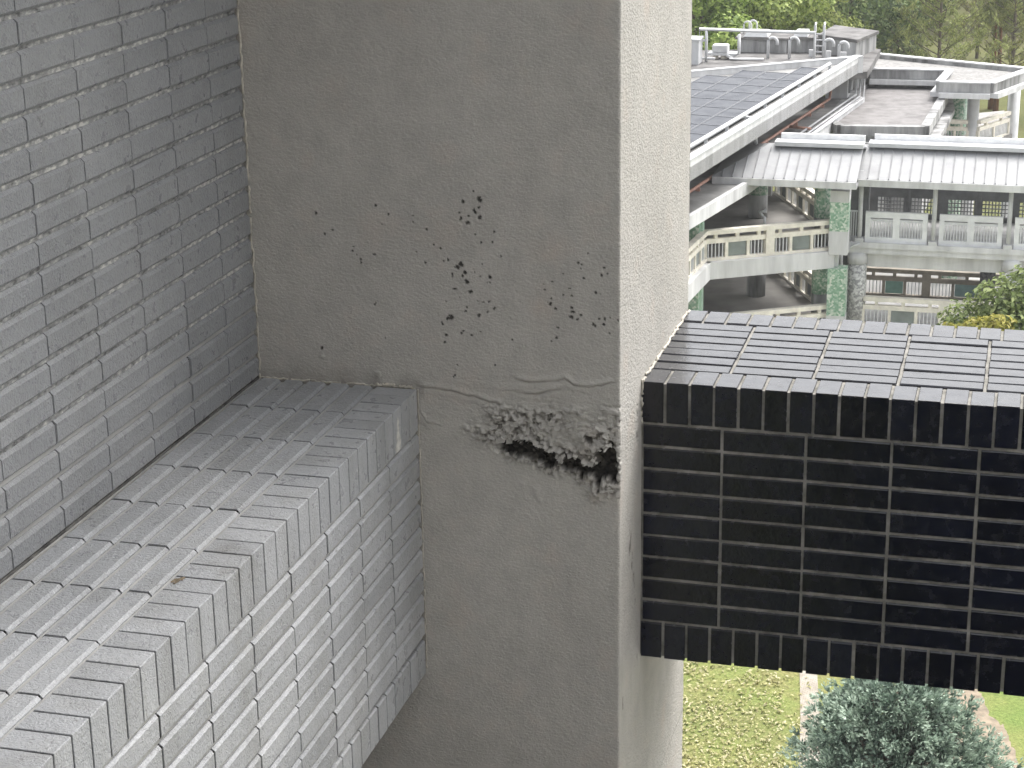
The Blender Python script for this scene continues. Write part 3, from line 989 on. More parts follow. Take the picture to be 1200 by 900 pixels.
# fallen leaves on the lawn
g_ = np.random.default_rng(11)
pts = []
while len(pts) < 4300:
    px, py = g_.uniform(680, 950), g_.uniform(755, 915)
    if px > 915 and g_.random() < 0.6:
        continue
    p = GZ(px, py, GROUND + 0.03)
    dens = vnoise(np.array([p.x * 0.9]), np.array([p.y * 0.9]), 3)[0]
    if dens + g_.uniform(-0.5, 0.5) < 0.0:
        continue
    pts.append((p.x, p.y, p.z + g_.uniform(0, 0.03)))
C = np.array(pts)
M_FALL = m_leaf('fallen_leaf', (0.24, 0.24, 0.09), (0.38, 0.36, 0.15), (0.55, 0.51, 0.32), 0.1)
fl_ = bpy.data.objects.new('fallen_leaves', leaf_cloud('fallen_leaves', C, np.tile([0, 0, 1.0], (len(C), 1)), 0.115, M_FALL, 0.45, 0.35, 12))
COL.objects.link(fl_)
tag(fl_, 'pale yellow fallen leaves strewn over the lawn', 'leaves', kind='stuff')

# ================================================================== trees
M_BARK = simple('tree_bark', (0.12, 0.095, 0.07), 0.95, 0.3, 6, streak=True)
M_GBARK = simple('grey_brown_bark', (0.17, 0.14, 0.105), 0.95, 0.3, 6, streak=True)
M_RBARK = simple('reddish_bark', (0.23, 0.12, 0.065), 0.95, 0.3, 6, streak=True)
M_LB = m_leaf('bright_leaf', (0.10, 0.15, 0.03), (0.28, 0.36, 0.085), (0.46, 0.53, 0.17), 0.4)
M_LD = m_leaf('dark_leaf', (0.055, 0.09, 0.035), (0.15, 0.215, 0.08), (0.29, 0.36, 0.135), 0.35)
M_LM = m_leaf('mid_leaf', (0.06, 0.09, 0.03), (0.19, 0.26, 0.085), (0.36, 0.43, 0.17), 0.35)
M_LO = m_leaf('olive_leaf', (0.18, 0.195, 0.07), (0.30, 0.315, 0.11), (0.44, 0.44, 0.18), 0.35)
M_LY = m_leaf('yellow_leaf', (0.18, 0.21, 0.03), (0.38, 0.40, 0.06), (0.50, 0.48, 0.12), 0.35)
M_LJ = m_leaf('juniper_leaf', (0.035, 0.06, 0.04), (0.16, 0.22, 0.16), (0.40, 0.47, 0.37), 0.2)


def crown_points(lobes, n, seed, shell=0.75):
    g2 = np.random.default_rng(seed)
    vol = np.array([l[3] * l[4] * l[5] for l in lobes]) ** (2 / 3)
    idx = g2.choice(len(lobes), n, p=vol / vol.sum())
    L = np.array(lobes)[idx]
    d = g2.normal(0, 1, (n, 3))
    d /= np.linalg.norm(d, axis=1)[:, None]
    rad = shell + (1 - shell) * g2.random(n)
    inner = g2.random(n) < 0.25
    rad[inner] = g2.uniform(0.3, shell, inner.sum())
    rad *= 1 + 0.22 * (vnoise(d[:, 0] * 3 + idx * 3.7, d[:, 1] * 3 + d[:, 2] * 2.3, seed) * 2)
    P_ = L[:, :3] + d * L[:, 3:6] * rad[:, None]
    return P_, d


def broad_lobes(h, rad, seed, nl=16, zlow=0.35):
    rr = random.Random(seed)
    lobes = []
    for k in range(nl):
        a = rr.uniform(0, 6.283)
        q = rr.random() ** 0.6 * rad * 0.72
        z = h * (zlow + (1 - zlow) * rr.random() ** 0.8) - 0.1 * h
        z *= 1 - 0.25 * (q / rad) ** 2
        s_ = rad * rr.uniform(0.26, 0.44)
        lobes.append((q * math.cos(a), q * math.sin(a), z, s_, s_, s_ * rr.uniform(0.6, 0.85)))
    return lobes


def trunk_mb(h, r, lobes, seed, nb_=7):
    rr = random.Random(seed)
    t = MB()
    t.tube([(0, 0, 0), (r * .3, 0, h * .2), (-r * .2, r * .3, h * .45), (0, 0, h * .72)], r, 8, r * 0.45)
    for l in rr.sample(lobes, min(nb_, len(lobes))):
        z0 = h * rr.uniform(0.25, 0.5)
        t.tube([(0, 0, z0), (l[0] * .45, l[1] * .45, z0 + (l[2] - z0) * .6), (l[0] * .9, l[1] * .9, l[2])], r * 0.42, 6, r * 0.12)
    return t


def broad_tree_meshes(h, rad, seed, mat, n=9000, leaf=0.3, nl=18, bark=None, zlow=0.3):
    lobes = broad_lobes(h, rad, seed, nl, zlow)
    P_, d = crown_points(lobes, n, seed)
    lob_t = np.random.default_rng(seed + 1).uniform(0.25, 0.75, n)
    cm_ = leaf_cloud('crown', P_, d + np.array([0, 0, 0.5]), leaf, mat, 0.6, 0.5, seed)
    return trunk_mb(h, max(0.12, h * 0.022), lobes, seed).mesh('trunk', bark or M_BARK, True), cm_


def plant_tree(name, meshes, loc, rot, sc, label, group=None):
    o = empty(name, loc, label, 'tree', group)
    M = Matrix.Translation(Vector(loc)) @ Matrix.Rotation(rot, 4, 'Z') @ Matrix.Scale(sc, 4)
    put('trunk', meshes[0], M, o)
    put('crown', meshes[1], M, o)
    return o


def cypress_meshes(h, rad, seed, leaf_n=15000):
    """thin upright tree with fine ascending twigs and sparse feathery leaves"""
    rr = random.Random(seed)
    t = MB()
    t.tube([(0, 0, 0), (0.03, 0, h * .4), (0, 0.03, h * .75), (0, 0, h)], h * 0.011, 7, h * 0.003)
    C_, A_ = [], []
    for k in range(64):
        z0 = h * (0.16 + 0.78 * k / 64)
        a = k * 2.4 + rr.uniform(-.3, .3)
        ln = rad * (1.05 - 0.75 * (z0 / h)) * rr.uniform(0.75, 1.15)
        d = Vector((math.cos(a), math.sin(a), 0))
        e1 = Vector((0, 0, z0)) + d * ln * .5 + Vector((0, 0, ln * .28))
        e2 = Vector((0, 0, z0)) + d * ln + Vector((0, 0, ln * .75))
        t.tube([(0, 0, z0), e1, e2], 0.035, 4, 0.008)
        for j in range(9):
            u = rr.uniform(0.25, 1)
            b0 = Vector((0, 0, z0)).lerp(e1, u * 2) if u < .5 else e1.lerp(e2, u * 2 - 1)
            tip = b0 + Vector((rr.uniform(-.5, .5), rr.uniform(-.5, .5), rr.uniform(.1, .6)))
            t.tube([b0, tip], 0.011, 3, 0.004)
            for q in range(max(1, leaf_n // (64 * 9))):
                C_.append(b0.lerp(tip, rr.random()) + Vector((rr.uniform(-.12, .12), rr.uniform(-.12, .12), rr.uniform(-.1, .12))))
                A_.append((tip - b0).normalized())
    C_ = np.array([tuple(c) for c in C_]); A_ = np.array([tuple(c) for c in A_])
    cm_ = leaf_cloud('crown', C_, np.random.default_rng(seed).normal(0, 1, C_.shape), 0.20, M_LO, 0.32, 0.2, seed, axis=A_)
    return t.mesh('trunk', M_GBARK, True), cm_


TB = [broad_tree_meshes(12, 4.6, 101, M_LB, 11000, 0.30), broad_tree_meshes(12, 4.2, 102, M_LB, 11000, 0.28)]
TD = [broad_tree_meshes(13, 4.6, 111, M_LD, 11000, 0.30), broad_tree_meshes(13, 5.0, 112, M_LD, 11000, 0.30)]
TC = [cypress_meshes(12, 4.4, 121), cypress_meshes(12, 4.0, 122)]
TS = broad_tree_meshes(5, 2.0, 131, M_LB, 6000, 0.20, 12, zlow=0.15)


def spot(px, Y):
    p = GY(px, 60, Y)
    return (p.x, p.y, GROUND)


BT = [
    (TB[0], 822, 112, 0.4, 1.05, 'bright yellow-green tree nearest the column, behind the solar roof'),
    (TD[0], 868, 128, 1.4, 1.10, 'dark green tree behind the white roof hoops'),
    (TB[1], 905, 116, 2.1, 1.02, 'mid green bushy tree behind the grey water tanks'),
    (TB[0], 955, 121, 3.0, 0.98, 'leafy light green tree behind the vent pipes and ladder'),
    (TD[1], 998, 130, 0.9, 1.10, 'deep shaded tree behind the concrete tank house'),
    (TD[0], 1048, 140, 2.6, 1.12, 'blue-green dark tree between tank house and bare cypress'),
    (TC[0], 1100, 127, 0.3, 1.10, 'olive feathery cypress with bare twigs behind the pavilion roof'),
    (TC[1], 1187, 133, 1.3, 1.15, 'brownish cypress with reddish trunk at the right edge'),
    (TC[1], 1058, 150, 2.2, 1.05, 'pale thin cypress half hidden behind the olive one'),
    (TC[0], 1145, 158, 1.0, 1.1, 'distant cypress seen between the two nearer cypresses'),
]
for meshes, px, Y, rot, sc, lab in BT:
    plant_tree('woodland_tree', meshes, spot(px, Y), rot, sc, lab, 'trees behind the roofs')
plant_tree('young_tree', TS, spot(1036, 108), 0.5, 1.25, 'small bright lime-green tree right of the tank house', 'trees behind the roofs')
plant_tree('shrub', TS, spot(1066, 112), 1.9, 0.95, 'low lime-green shrub under the olive cypress', 'trees behind the roofs')
# the wood beyond reads as one mass
wood_rng = random.Random(5)
Cw, Nw = [], []
for k in range(70):
    px = wood_rng.uniform(740, 1290) if k < 46 else wood_rng.uniform(520, 790)
    Y = wood_rng.uniform(172, 215) if k < 46 else wood_rng.uniform(118, 190)
    p = spot(px, Y)
    P_, d = crown_points(broad_lobes(16, 5.5, 300 + k, 12, 0.1), 1500, 300 + k)
    Cw.append(P_ + np.array(p)); Nw.append(d)
wm = leaf_cloud('far_wood', np.concatenate(Cw), np.concatenate(Nw) + np.array([0, 0, 0.4]), 0.55, M_LD, 0.65, 0.5, 77)
wo = bpy.data.objects.new('far_wood', wm)
COL.objects.link(wo)
tag(wo, 'dense dark wood closing off the view behind the trees', 'wood', kind='stuff')

# reddish trunks on the dry grass seen under the pavilion roof
for k, (px, py, lab) in enumerate([(1160.5, 128, 'slim reddish tree trunk seen between the pavilion columns, left of the pair'), (1166.5, 130, 'slim reddish tree trunk seen between the pavilion columns, right of the pair')]):
    p = GZ(px, py, GROUND)
    t = empty('slender_tree', p, lab, 'tree', 'reddish trunks beyond the pavilion')
    MB().tube([p, p + Vector((0.05, 0, 3)), p + Vector((0, 0.1, 6.5))], 0.2, 8, 0.1).build('trunk', M_RBARK, t, True)
    lob = [(0, 0, 6.5 + 0.6 * q, 1.6 - 0.18 * q, 1.6 - 0.18 * q, 0.7) for q in range(5)]
    P_, d = crown_points(lob, 1800, 400 + k)
    put('crown', leaf_cloud('crown', P_, d, 0.25, M_LO, 0.4, 0.5, 400 + k), Matrix.Translation(p), t)

# ---- tree in front of the covered walkway (right)
p = GY(1180, 383, 57.0)
base = Vector((p.x, p.y, GROUND))
st = empty('leafy_tree', base, 'round dark green tree with a yellow-leaved branch before the walkway at the right', 'tree')
hc = p.z - GROUND
lobes = [(-0.25, 0, hc + 0.75, 0.95, .95, .8), (0.75, 0.2, hc + 1.1, 1.0, 1.0, .8), (-1.25, -0.1, hc + 0.15, 0.8, .8, .6), (0.2, -.6, hc + .1, 1.1, 1.0, .8), (1.5, 0, hc + .6, 1.0, 1, .9), (-0.6, .4, hc - .8, 1.4, 1.2, 1.0), (1.0, .3, hc - .8, 1.5, 1.3, 1.0), (-1.9, 0, hc - .45, .55, .6, .4)]
MB().tube([base, base + Vector((0.1, 0, hc * .5)), base + Vector((0, 0, hc * .95))], 0.2, 8, 0.09).build('trunk', M_BARK, st, True)
for k, l in enumerate(lobes):
    pass
P_, d = crown_points(lobes, 9000, 501, 0.7)
put('crown', leaf_cloud('crown', P_, d + np.array([0, 0, .6]), 0.19, M_LM, 0.5, 0.5, 501, tone=np.random.default_rng(2).uniform(0.1, 1, 9000)), Matrix.Translation((base.x, base.y, base.z)), st)
lobes = [(-.75, -1.45, hc + 0.28, .55, .5, .36), (-.25, -1.5, hc + .40, .5, .5, .36), (-1.4, -1.35, hc + .08, .55, .45, .3), (-0.2, -1.6, hc - .05, .9, .5, .35)]
P_, d = crown_points(lobes, 2600, 502, 0.7)
yb = put('yellow_branch_foliage', leaf_cloud('yellow_branch_foliage', P_, d + np.array([0, -.3, .6]), 0.17, M_LY, 0.5, 0.5, 502), Matrix.Translation((base.x, base.y, base.z)), st)

# ---- juniper on the lawn (bottom right)
p = GZ(1050, 842, -20.2)
base = Vector((p.x, p.y, GROUND))
jt = empty('juniper_tree', base, 'blue-green juniper with tufted boughs on the lawn under the beam', 'tree')
rj = random.Random(21)
tr = MB()
tr.tube([base, base + Vector((.1, 0, 1.8)), base + Vector((-.05, .1, 4.4))], 0.2, 8, 0.06)
Cj, Aj, Tj = [], [], []
gj = np.random.default_rng(22)
for k in range(900):
    th = rj.uniform(0, 6.283)
    u = rj.random()
    zrel = 0.5 + 3.9 * u ** 0.85                        # height on the tree
    rmax = 2.12 * math.sqrt(max(0.02, 1 - ((zrel - 1.5) / 3.05) ** 2)) * (0.92 + 0.14 * math.sin(th * 3 + 1) + 0.16 * math.sin(th * 6 + zrel * 2.2) + 0.12 * math.sin(th * 11 - zrel * 4))
    q = rmax * (0.35 + 0.68 * rj.random() ** 0.5)
    c = Vector((q * math.cos(th), q * math.sin(th), zrel))
    out = Vector((math.cos(th), math.sin(th), 0.45 + 0.35 * u)).normalized()
    if k % 3 == 0:
        tr.tube([base + Vector((0, 0, zrel * .7)), base + c * 0.6 + Vector((0, 0, -.1)), base + c], 0.035, 5, 0.01)
    tufts = rj.randrange(3, 6)
    for j in range(tufts):
        cc = c + Vector((rj.gauss(0, .2), rj.gauss(0, .2), rj.gauss(0, .12)))
        o2 = (out + Vector((rj.gauss(0, .35), rj.gauss(0, .35), rj.gauss(0, .25)))).normalized()
        tone = rj.uniform(0.2, 0.75) + 0.2 * math.sin(th * 6 + zrel * 2.2)
        for b_ in range(26):
            dv = (o2 + Vector((rj.gauss(0, .42), rj.gauss(0, .42), rj.gauss(0, .42)))).normalized()
            s_ = rj.uniform(0.02, 0.24)
            Cj.append(tuple(cc + dv * s_)); Aj.append(tuple(dv))
            Tj.append(min(1, max(0, tone - 0.35 + s_ * 2.6)))
Cj = np.array(Cj); Aj = np.array(Aj)
tr.build('trunk', M_BARK, jt, True)
jm = leaf_cloud('crown', Cj, gj.normal(0, 1, Cj.shape), 0.105, M_LJ, 0.45, 0.1, 23, tone=np.array(Tj), axis=Aj)
put('crown', jm, Matrix.Translation(base), jt)

# ================================================================== the far building
M_ROOF = simple('pale_sheet_roof', (0.28, 0.285, 0.29), 0.45, 0.10, 1.2, 0.5)
M_SEAM = simple('roof_seam', (0.20, 0.205, 0.21), 0.5, 0.1, 2)
M_WHITE = simple('white_metal', (0.56, 0.565, 0.57), 0.5, 0.08, 2)
M_PALE = simple('pale_painted_concrete', (0.60, 0.60, 0.60), 0.85, 0.16, 1.6, streak=True)
M_STAIN = simple('stained_concrete', (0.33, 0.33, 0.325), 0.9, 0.45, 1.5, streak=True)
M_DSTAIN = simple('dark_stained_roof', (0.16, 0.155, 0.15), 0.9, 0.35, 1.2)
M_SLABC = simple('pale_roof_slab', (0.26, 0.258, 0.25), 0.9, 0.25, 0.8)
M_FLOORC = simple('terrace_floor', (0.27, 0.26, 0.245), 0.8, 0.2, 0.6)
M_CREAM = simple('cream_paint', (0.76, 0.72, 0.63), 0.8, 0.13, 2.5)
M_SLATE_SHADE = simple('slate_and_shade_grey', (0.20, 0.205, 0.21), 0.8, 0.15, 2)  # slate colour; also holds the shade of the walkway's rear balustrade
M_BROWN = simple('brown_roof_sheet', (0.20, 0.191, 0.187), 0.8, 0.2, 2)
M_PIPE = simple('salmon_pipe', (0.52, 0.30, 0.23), 0.6, 0.15, 5)
M_GLASSY = simple('grey_infill_panel', (0.20, 0.225, 0.22), 0.3, 0.2, 1.0)
M_DKVOID = simple('dark_opening', (0.03, 0.03, 0.03), 0.8, 0.2, 2)
M_BAL = simple('white_painted_balustrade', (0.76, 0.765, 0.77), 0.8, 0.1, 1.6)
M_BARM = simple('pale_steel_bar', (0.60, 0.61, 0.62), 0.5, 0.1, 4)


def m_mosaic(name, c1, c2, c3):
    t = NT(name, 0.5, 0.5)
    v = t.n('ShaderNodeTexVoronoi'); v.distance = 'CHEBYCHEV'
    v.inputs['Scale'].default_value = 14.0
    t.l(t.pos(), v.inputs['Vector'])
    sp = t.n('ShaderNodeSeparateColor')
    t.l(v.outputs['Color'], sp.inputs[0])
    t.color(t.ramp(sp.outputs[0], [(0.25, c1), (0.55, c2), (0.85, c3)]))
    return t.m


M_GMOS = m_mosaic('green_mosaic', (0.20, 0.35, 0.24), (0.34, 0.48, 0.37), (0.60, 0.65, 0.57))
M_WMOS = m_mosaic('grey_white_mosaic', (0.30, 0.30, 0.30), (0.50, 0.50, 0.49), (0.66, 0.66, 0.64))
M_DMOS = m_mosaic('dark_mosaic', (0.05, 0.05, 0.055), (0.09, 0.09, 0.095), (0.15, 0.15, 0.15))


def m_solar():
    t = NT('solar_cell_glass', 0.12, 0.5)
    t.b.inputs['IOR'].default_value = 1.15
    br = t.n('ShaderNodeTexBrick')
    br.offset = 0.0
    mp = t.n('ShaderNodeMapping')
    tc = t.n('ShaderNodeTexCoord')
    t.l(tc.outputs['Object'], mp.inputs['Vector'])
    t.l(mp.outputs[0], br.inputs['Vector'])
    br.inputs['Scale'].default_value = 1.0
    br.inputs['Brick Width'].default_value = 0.16
    br.inputs['Row Height'].default_value = 0.16
    br.inputs['Mortar Size'].default_value = 0.006
    br.inputs['Color1'].default_value = (0.02, 0.024, 0.036, 1)
    br.inputs['Color2'].default_value = (0.026, 0.03, 0.044, 1)
    br.inputs['Mortar'].default_value = (0.05, 0.053, 0.06, 1)
    t.color(br.outputs['Color'])
    t.rough(t.rng(t.noise(1.5, 3), 0.3, 0.7, 0.10, 0.28))
    return t.m


M_SOLAR = m_solar()
F3, F2, F1 = -17.0, -20.1, -23.2
V2 = lambda p: (p[0], p[1])


def railing(parent, p, q, zf_, mats, bays, top=1.1, name='railing', infill=None, bar_w=0.035, wide_post=None):
    """balcony railing of two rails on posts, bays of bars and solid infill panels"""
    p = Vector((p[0], p[1], zf_)); q = Vector((q[0], q[1], zf_))
    ln = (q - p).length
    r = MB()
    r.beam(p, q, 0.24, 0.94, top)
    r.beam(p, q, 0.16, 0.62, 0.79)
    r.beam(p, q, 0.2, 0.0, 0.10)
    n_ = len(bays)
    for k in range(n_ + 1):
        c = p.lerp(q, k / n_)
        d = (q - p).normalized()
        hw = 0.16 if wide_post and k in wide_post else 0.055
        a, b = c - d * hw, c + d * hw
        r.beam(a, b, 0.14 if hw < .1 else 0.27, 0.10, 0.62 if hw < .1 else 0.95)
        if k < n_:
            m = p.lerp(q, (k + 0.5) / n_)
            r.beam(m - d * 0.06, m + d * 0.06, 0.12, 0.79, 0.94)
    ro = r.build(name, mats, parent)
    for k, kind in enumerate(bays):
        a, b = p.lerp(q, k / n_), p.lerp(q, (k + 1) / n_)
        d = (q - p).normalized()
        if kind == 'b':
            nbar = max(4, int((b - a).length / 0.12))
            bm_ = MB()
            for j in range(1, nbar):
                c = a.lerp(b, j / nbar)
                bm_.beam(c - d * bar_w / 2, c + d * bar_w / 2, 0.03, 0.10, 0.62)
            tag(bm_.build('bars', M_BARM, ro), kind='stuff')
        elif kind == 'p':
            MB().beam(a + d * .07, b - d * .07, 0.04, 0.12, 0.60).build('infill_panel', infill or M_GLASSY, ro)
    return ro


# ---- terrace block (left of the far buildings): open floors with railings and pillars
tb_ = empty('terrace_building', (-12, 66, GROUND), 'building with open terraces, green mosaic pillars and cream railings behind the beam', 'building')
A_ = GZ(806, 289, F3 + 1.1); B_ = GZ(826, 270, F3 + 1.1); C_ = GZ(976, 257, F3 + 1.1)
A0 = B_ + (A_ - B_).normalized() * 9
floor_poly = [(-20, A0.y), V2(A0), V2(B_), V2(C_), (C_.x - 0.2, C_.y + 3.0), (-9.6, 75.5), (-20, 75.5)]
for zf_ in (F3, F2, F1):
    MB().prism(floor_poly, zf_ - 0.16, zf_).build('floor_slab', M_FLOORC, tb_)
    eb = MB()
    pe = [(-20, A0.y), V2(A0), V2(B_), V2(C_), (C_.x - 0.2, C_.y + 3.0)]
    for i in range(1, 4):
        eb.beam((pe[i][0], pe[i][1], zf_), (pe[i + 1][0], pe[i + 1][1], zf_), 0.30, -0.62, -0.005, -0.10)
    eb.build('edge_beam', M_PALE, tb_)
for zf_ in (F3, F2):
    railing(tb_, B_, C_, zf_, M_CREAM, ['b', 'p', 'b', 'b', 'p', 'b'], wide_post=(3,))
    railing(tb_, A0, B_, zf_, M_CREAM, ['p', 'b', 'p', 'b', 'p', 'b', 'p', 'b', 'p', 'b', 'p', 'b'])
    railing(tb_, (-9.75, 75.0), (C_.x - 0.75, C_.y + 3.4), zf_, M_CREAM, ['b', 'p', 'b', 'b', 'p', 'b', 'p', 'b'])
# pillars
for zt, zb in ((F3 + 2.2, F3), (F3 - 0.62, F2), (F2 - 0.62, F1)):
    c = C_ + Vector((0.25, -0.05, 0))
    MB().box((c.x - .33, c.y - .3, zb if zb != F3 else zb - .1), (c.x + .33, c.y + .35, zb + 0.75)).build('pillar_base', M_PALE, tb_)
    MB().box((c.x - .327, c.y - .297, zb + 0.75), (c.x + .327, c.y + .347, zt - (0.4 if zb == F3 else 0.0))).build('mosaic_pillar', M_GMOS, tb_)
    if zb == F3:
        MB().box((c.x - .33, c.y - .3, zt - 0.4), (c.x + .33, c.y + .35, zt)).build('pillar_head', M_PALE, tb_)
    c2 = C_ + Vector((-0.45, 0.75, 0))
    MB().tube([(c2.x, c2.y, zb), (c2.x, c2.y, zt - 1.2)], 0.3, 16).build('round_pillar', M_STAIN, tb_, True)
    MB().tube([(c2.x, c2.y, zt - 1.2), (c2.x, c2.y, zt)], 0.305, 16).build('mosaic_band', M_GMOS, tb_, True)
    rc = GZ(888, 254, F3)
    MB().tube([(rc.x, rc.y, zb), (rc.x, rc.y, zt - 1.3)], 0.36, 18).build('round_pillar', M_STAIN, tb_, True)
    MB().tube([(rc.x, rc.y, zt - 1.3), (rc.x, rc.y, zt)], 0.365, 18).build('mosaic_band', M_GMOS, tb_, True)
    bb = B_ + Vector((-0.35, 0.15, 0))
    MB().box((bb.x - .35, bb.y - .6, zb), (bb.x + .22, bb.y + .05, zt)).build('mosaic_pillar', M_GMOS, tb_)
    MB().box((bb.x + .222, bb.y - .3, zb), (bb.x + .30, bb.y + .053, zt)).build('pillar_edge_strip', simple('pale_green_strip', (0.45, 0.62, 0.50), 0.5), tb_)
    MB().box((-20, 75.0, zb), (-12.2, 75.3, zt)).build('back_wall', M_STAIN, tb_)
    for q in range(3):
        x_ = -12.0 + q * 0.9
        MB().box((x_, 74.6, zb), (x_ + .28, 75.0, zt)).build('wall_pier', M_PALE, tb_)
# canopy slab over the terraces (with the salmon pipe) and the raised roof above it
FZ = -12.5
CZ = -14.6
E0 = GZ(806, 252, CZ); E1 = GZ(880, 214, CZ); E2 = GZ(1013, 116, CZ)
ed = (E2 - E0).normalized()
E0b = E0 - ed * 8
canopy = [(-20, E0b.y), V2(E0b), V2(E1 + (E0 - E1) * 0.0), V2(E2), (E2.x - 2.2, E2.y + 0.5), (-20, 86)]
MB().prism(canopy, CZ - .22, CZ).build('canopy_slab', M_SLABC, tb_)
eb = MB()
eb.beam((E0b.x, E0b.y, CZ), (E1.x, E1.y, CZ), 0.16, -0.34, 0.10, 0.06)
eb.beam((E1.x, E1.y, CZ), (E2.x, E2.y, CZ), 0.16, -0.34, 0.10, 0.06)
eb.build('canopy_edge', M_PALE, tb_)
S0 = GZ(806, 190, FZ); S1 = GZ(1008, 66, FZ); S2 = GZ(806, 84, FZ)
sdv = (S1 - S0).normalized()
S0b = S0 - sdv * 8
S2b = S1 + (S2 - S1).normalized() * 16
inn = Vector((-sdv.y, sdv.x, 0))
roofp = [V2(S0b), V2(S1), V2(S2b)]
MB().prism(roofp, FZ - 0.68, FZ - 0.22).build('solar_roof_slab', M_SLABC, tb_)
pb = MB()
pb.beam((S0b.x, S0b.y, FZ), (S1.x, S1.y, FZ), 0.24, -0.66, 0.0, 0.12)
pb.build('roof_parapet', M_PALE, tb_)
pb = MB()
pb.beam((S1.x, S1.y, FZ), (S2b.x, S2b.y, FZ), 0.24, -0.66, 0.0, 0.12)
pb.build('roof_parapet', M_PALE, tb_)
cap = MB()
cap.beam((S0b.x, S0b.y, FZ), (S1.x, S1.y, FZ), 0.30, 0.003, 0.05, 0.12)
cap.beam((S1.x, S1.y, FZ), (S2b.x, S2b.y, FZ), 0.28, 0.006, 0.053, 0.12)
cap.build('parapet_cap', M_WHITE, tb_)
# wall under the raised roof, with dark ventilation openings
wl = MB()
wl.beam(S0b + inn * 2.6, S1 + inn * 2.6 - sdv * 1.5, 0.2, -2.1, -0.68)
wl.build('clerestory_wall', M_STAIN, tb_)
for q in range(9):
    a = S0.lerp(S1, 0.02 + q * 0.085)
    b = S0.lerp(S1, 0.02 + q * 0.085 + 0.062)
    MB().beam(a + inn * 2.48, b + inn * 2.48, 0.03, -1.85, -1.25).build('vent_opening', M_DKVOID, tb_)
# salmon pipe and three white conduits on the canopy
def along(px0, py0, px1, py1, z):
    return [GZ(px0, py0, z), GZ(px1, py1, z)]


sp_ = empty('salmon_pipe', GZ(900, 170, CZ), 'salmon pink pipe running along the concrete canopy under the solar roof', 'pipe')
a, b = along(806, 226, 972, 116, CZ + .14)
top = GZ(976, 97, -13.4)
pm_ = MB(); pm_.tube([a + (a - b) * 0.2, a, a.lerp(b, .5), b, b + Vector((0.1, 0.3, 0.9)), b + Vector((.5, 1.4, 1.05))], 0.06, 8)
pm_.build('pipe_run', M_PIPE, sp_, True)
br_ = MB(); c = GZ(922, 148, CZ + .12); d = GZ(950, 151, CZ + .12)
br_.tube([c, d], 0.06, 8); br_.build('pipe_branch', M_PIPE, sp_, True)
for k in range(9):
    c = a.lerp(b, 0.05 + k * 0.11)
    MB().box((c.x - .04, c.y - .04, CZ), (c.x + .12, c.y + .04, CZ + .13)).build('pipe_bracket', M_PIPE, sp_)
labs = ['white conduit nearest the salmon pipe on the canopy', 'white conduit in the middle of three on the canopy', 'white conduit nearest the canopy edge, outermost of three']
for k in range(3):
    a, b = along(944 + k * 6, 152 + k * 2, 1003 + k * 4.5, 111 + k * 2, CZ + .1)
    cdt = empty('conduit', a, labs[k], 'pipe', 'white conduits on the canopy')
    a2 = a - (b - a) * 0.25
    MB().tube([a2, b, b + Vector((0, .05, 0.95 + .15 * k)), b + Vector((-.5, .15, 1.1 + .15 * k)), b + Vector((-.55, .2, 0.3))], 0.045, 8).build('conduit_run', M_WHITE, cdt, True)
bx_ = GZ(992, 115, CZ)
jb = empty('junction_cabinet', bx_, 'pale concrete meter block among conduits at the canopy end', 'cabinet')
MB().box((bx_.x - .9, bx_.y - .2, CZ), (bx_.x + .05, bx_.y + 1.6, CZ + .95)).build('body', M_PALE, jb)
for k in range(3):
    MB().box((bx_.x + .053, bx_.y + .1 + k * .5, CZ + .2), (bx_.x + .15, bx_.y + .4 + k * .5, CZ + .8)).build('meter_box', M_SLATE_SHADE, jb)

# ---- solar array on the raised roof
sa = empty('solar_array', S0.lerp(S1, .4) + inn * 3, 'dark tilted solar panels in rows filling the roof at the upper left', 'solar panels')
q0 = S0 + inn * 0.75
ang = math.atan2(sdv.y, sdv.x)
pwid, plen = 0.99, 1.65
pm_ = MB().box((0.012, 0.012, 0), (plen - 0.012, pwid - 0.012, 0.035)).mesh('solar_panel', M_SOLAR)
fr_ = MB()
for bxs in (((0, 0, 0), (plen, 0.03, .045)), ((0, pwid - .03, 0), (plen, pwid, .045)), ((0, .03, 0), (.03, pwid - .03, .045)), ((plen - .03, .03, 0), (plen, pwid - .03, .045))):
    fr_.box(*bxs)
fm_ = fr_.mesh('panel_frame', simple('panel_frame_alu', (0.13, 0.135, 0.145), 0.4))
in2 = Vector((S2.x - S1.x, S2.y - S1.y, 0)).normalized()
cnt = 0
nrmb = Vector((-in2.y, in2.x, 0))
if nrmb.dot(S0 - S1) < 0:
    nrmb = -nrmb
for r in range(12):
    for k in range(-4, 16):
        corner = q0 + inn * (r * (pwid + 0.02)) + sdv * (k * (plen + 0.02))
        ok = True
        for du in (0, plen):
            for dv in (0, pwid):
                c = corner + sdv * du + inn * dv
                if (c - S1).dot(nrmb) < 0.45:
                    ok = False
        if not ok or corner.x < -19:
            continue
        M = Matrix.Translation((corner.x, corner.y, FZ - 0.12 + 0.012 * r)) @ Matrix.Rotation(ang, 4, 'Z') @ Matrix.Rotation(R(0.7), 4, 'X')
        po = put('solar_panel', pm_, M, sa)
        put('panel_frame', fm_, M, po)
        cnt += 1
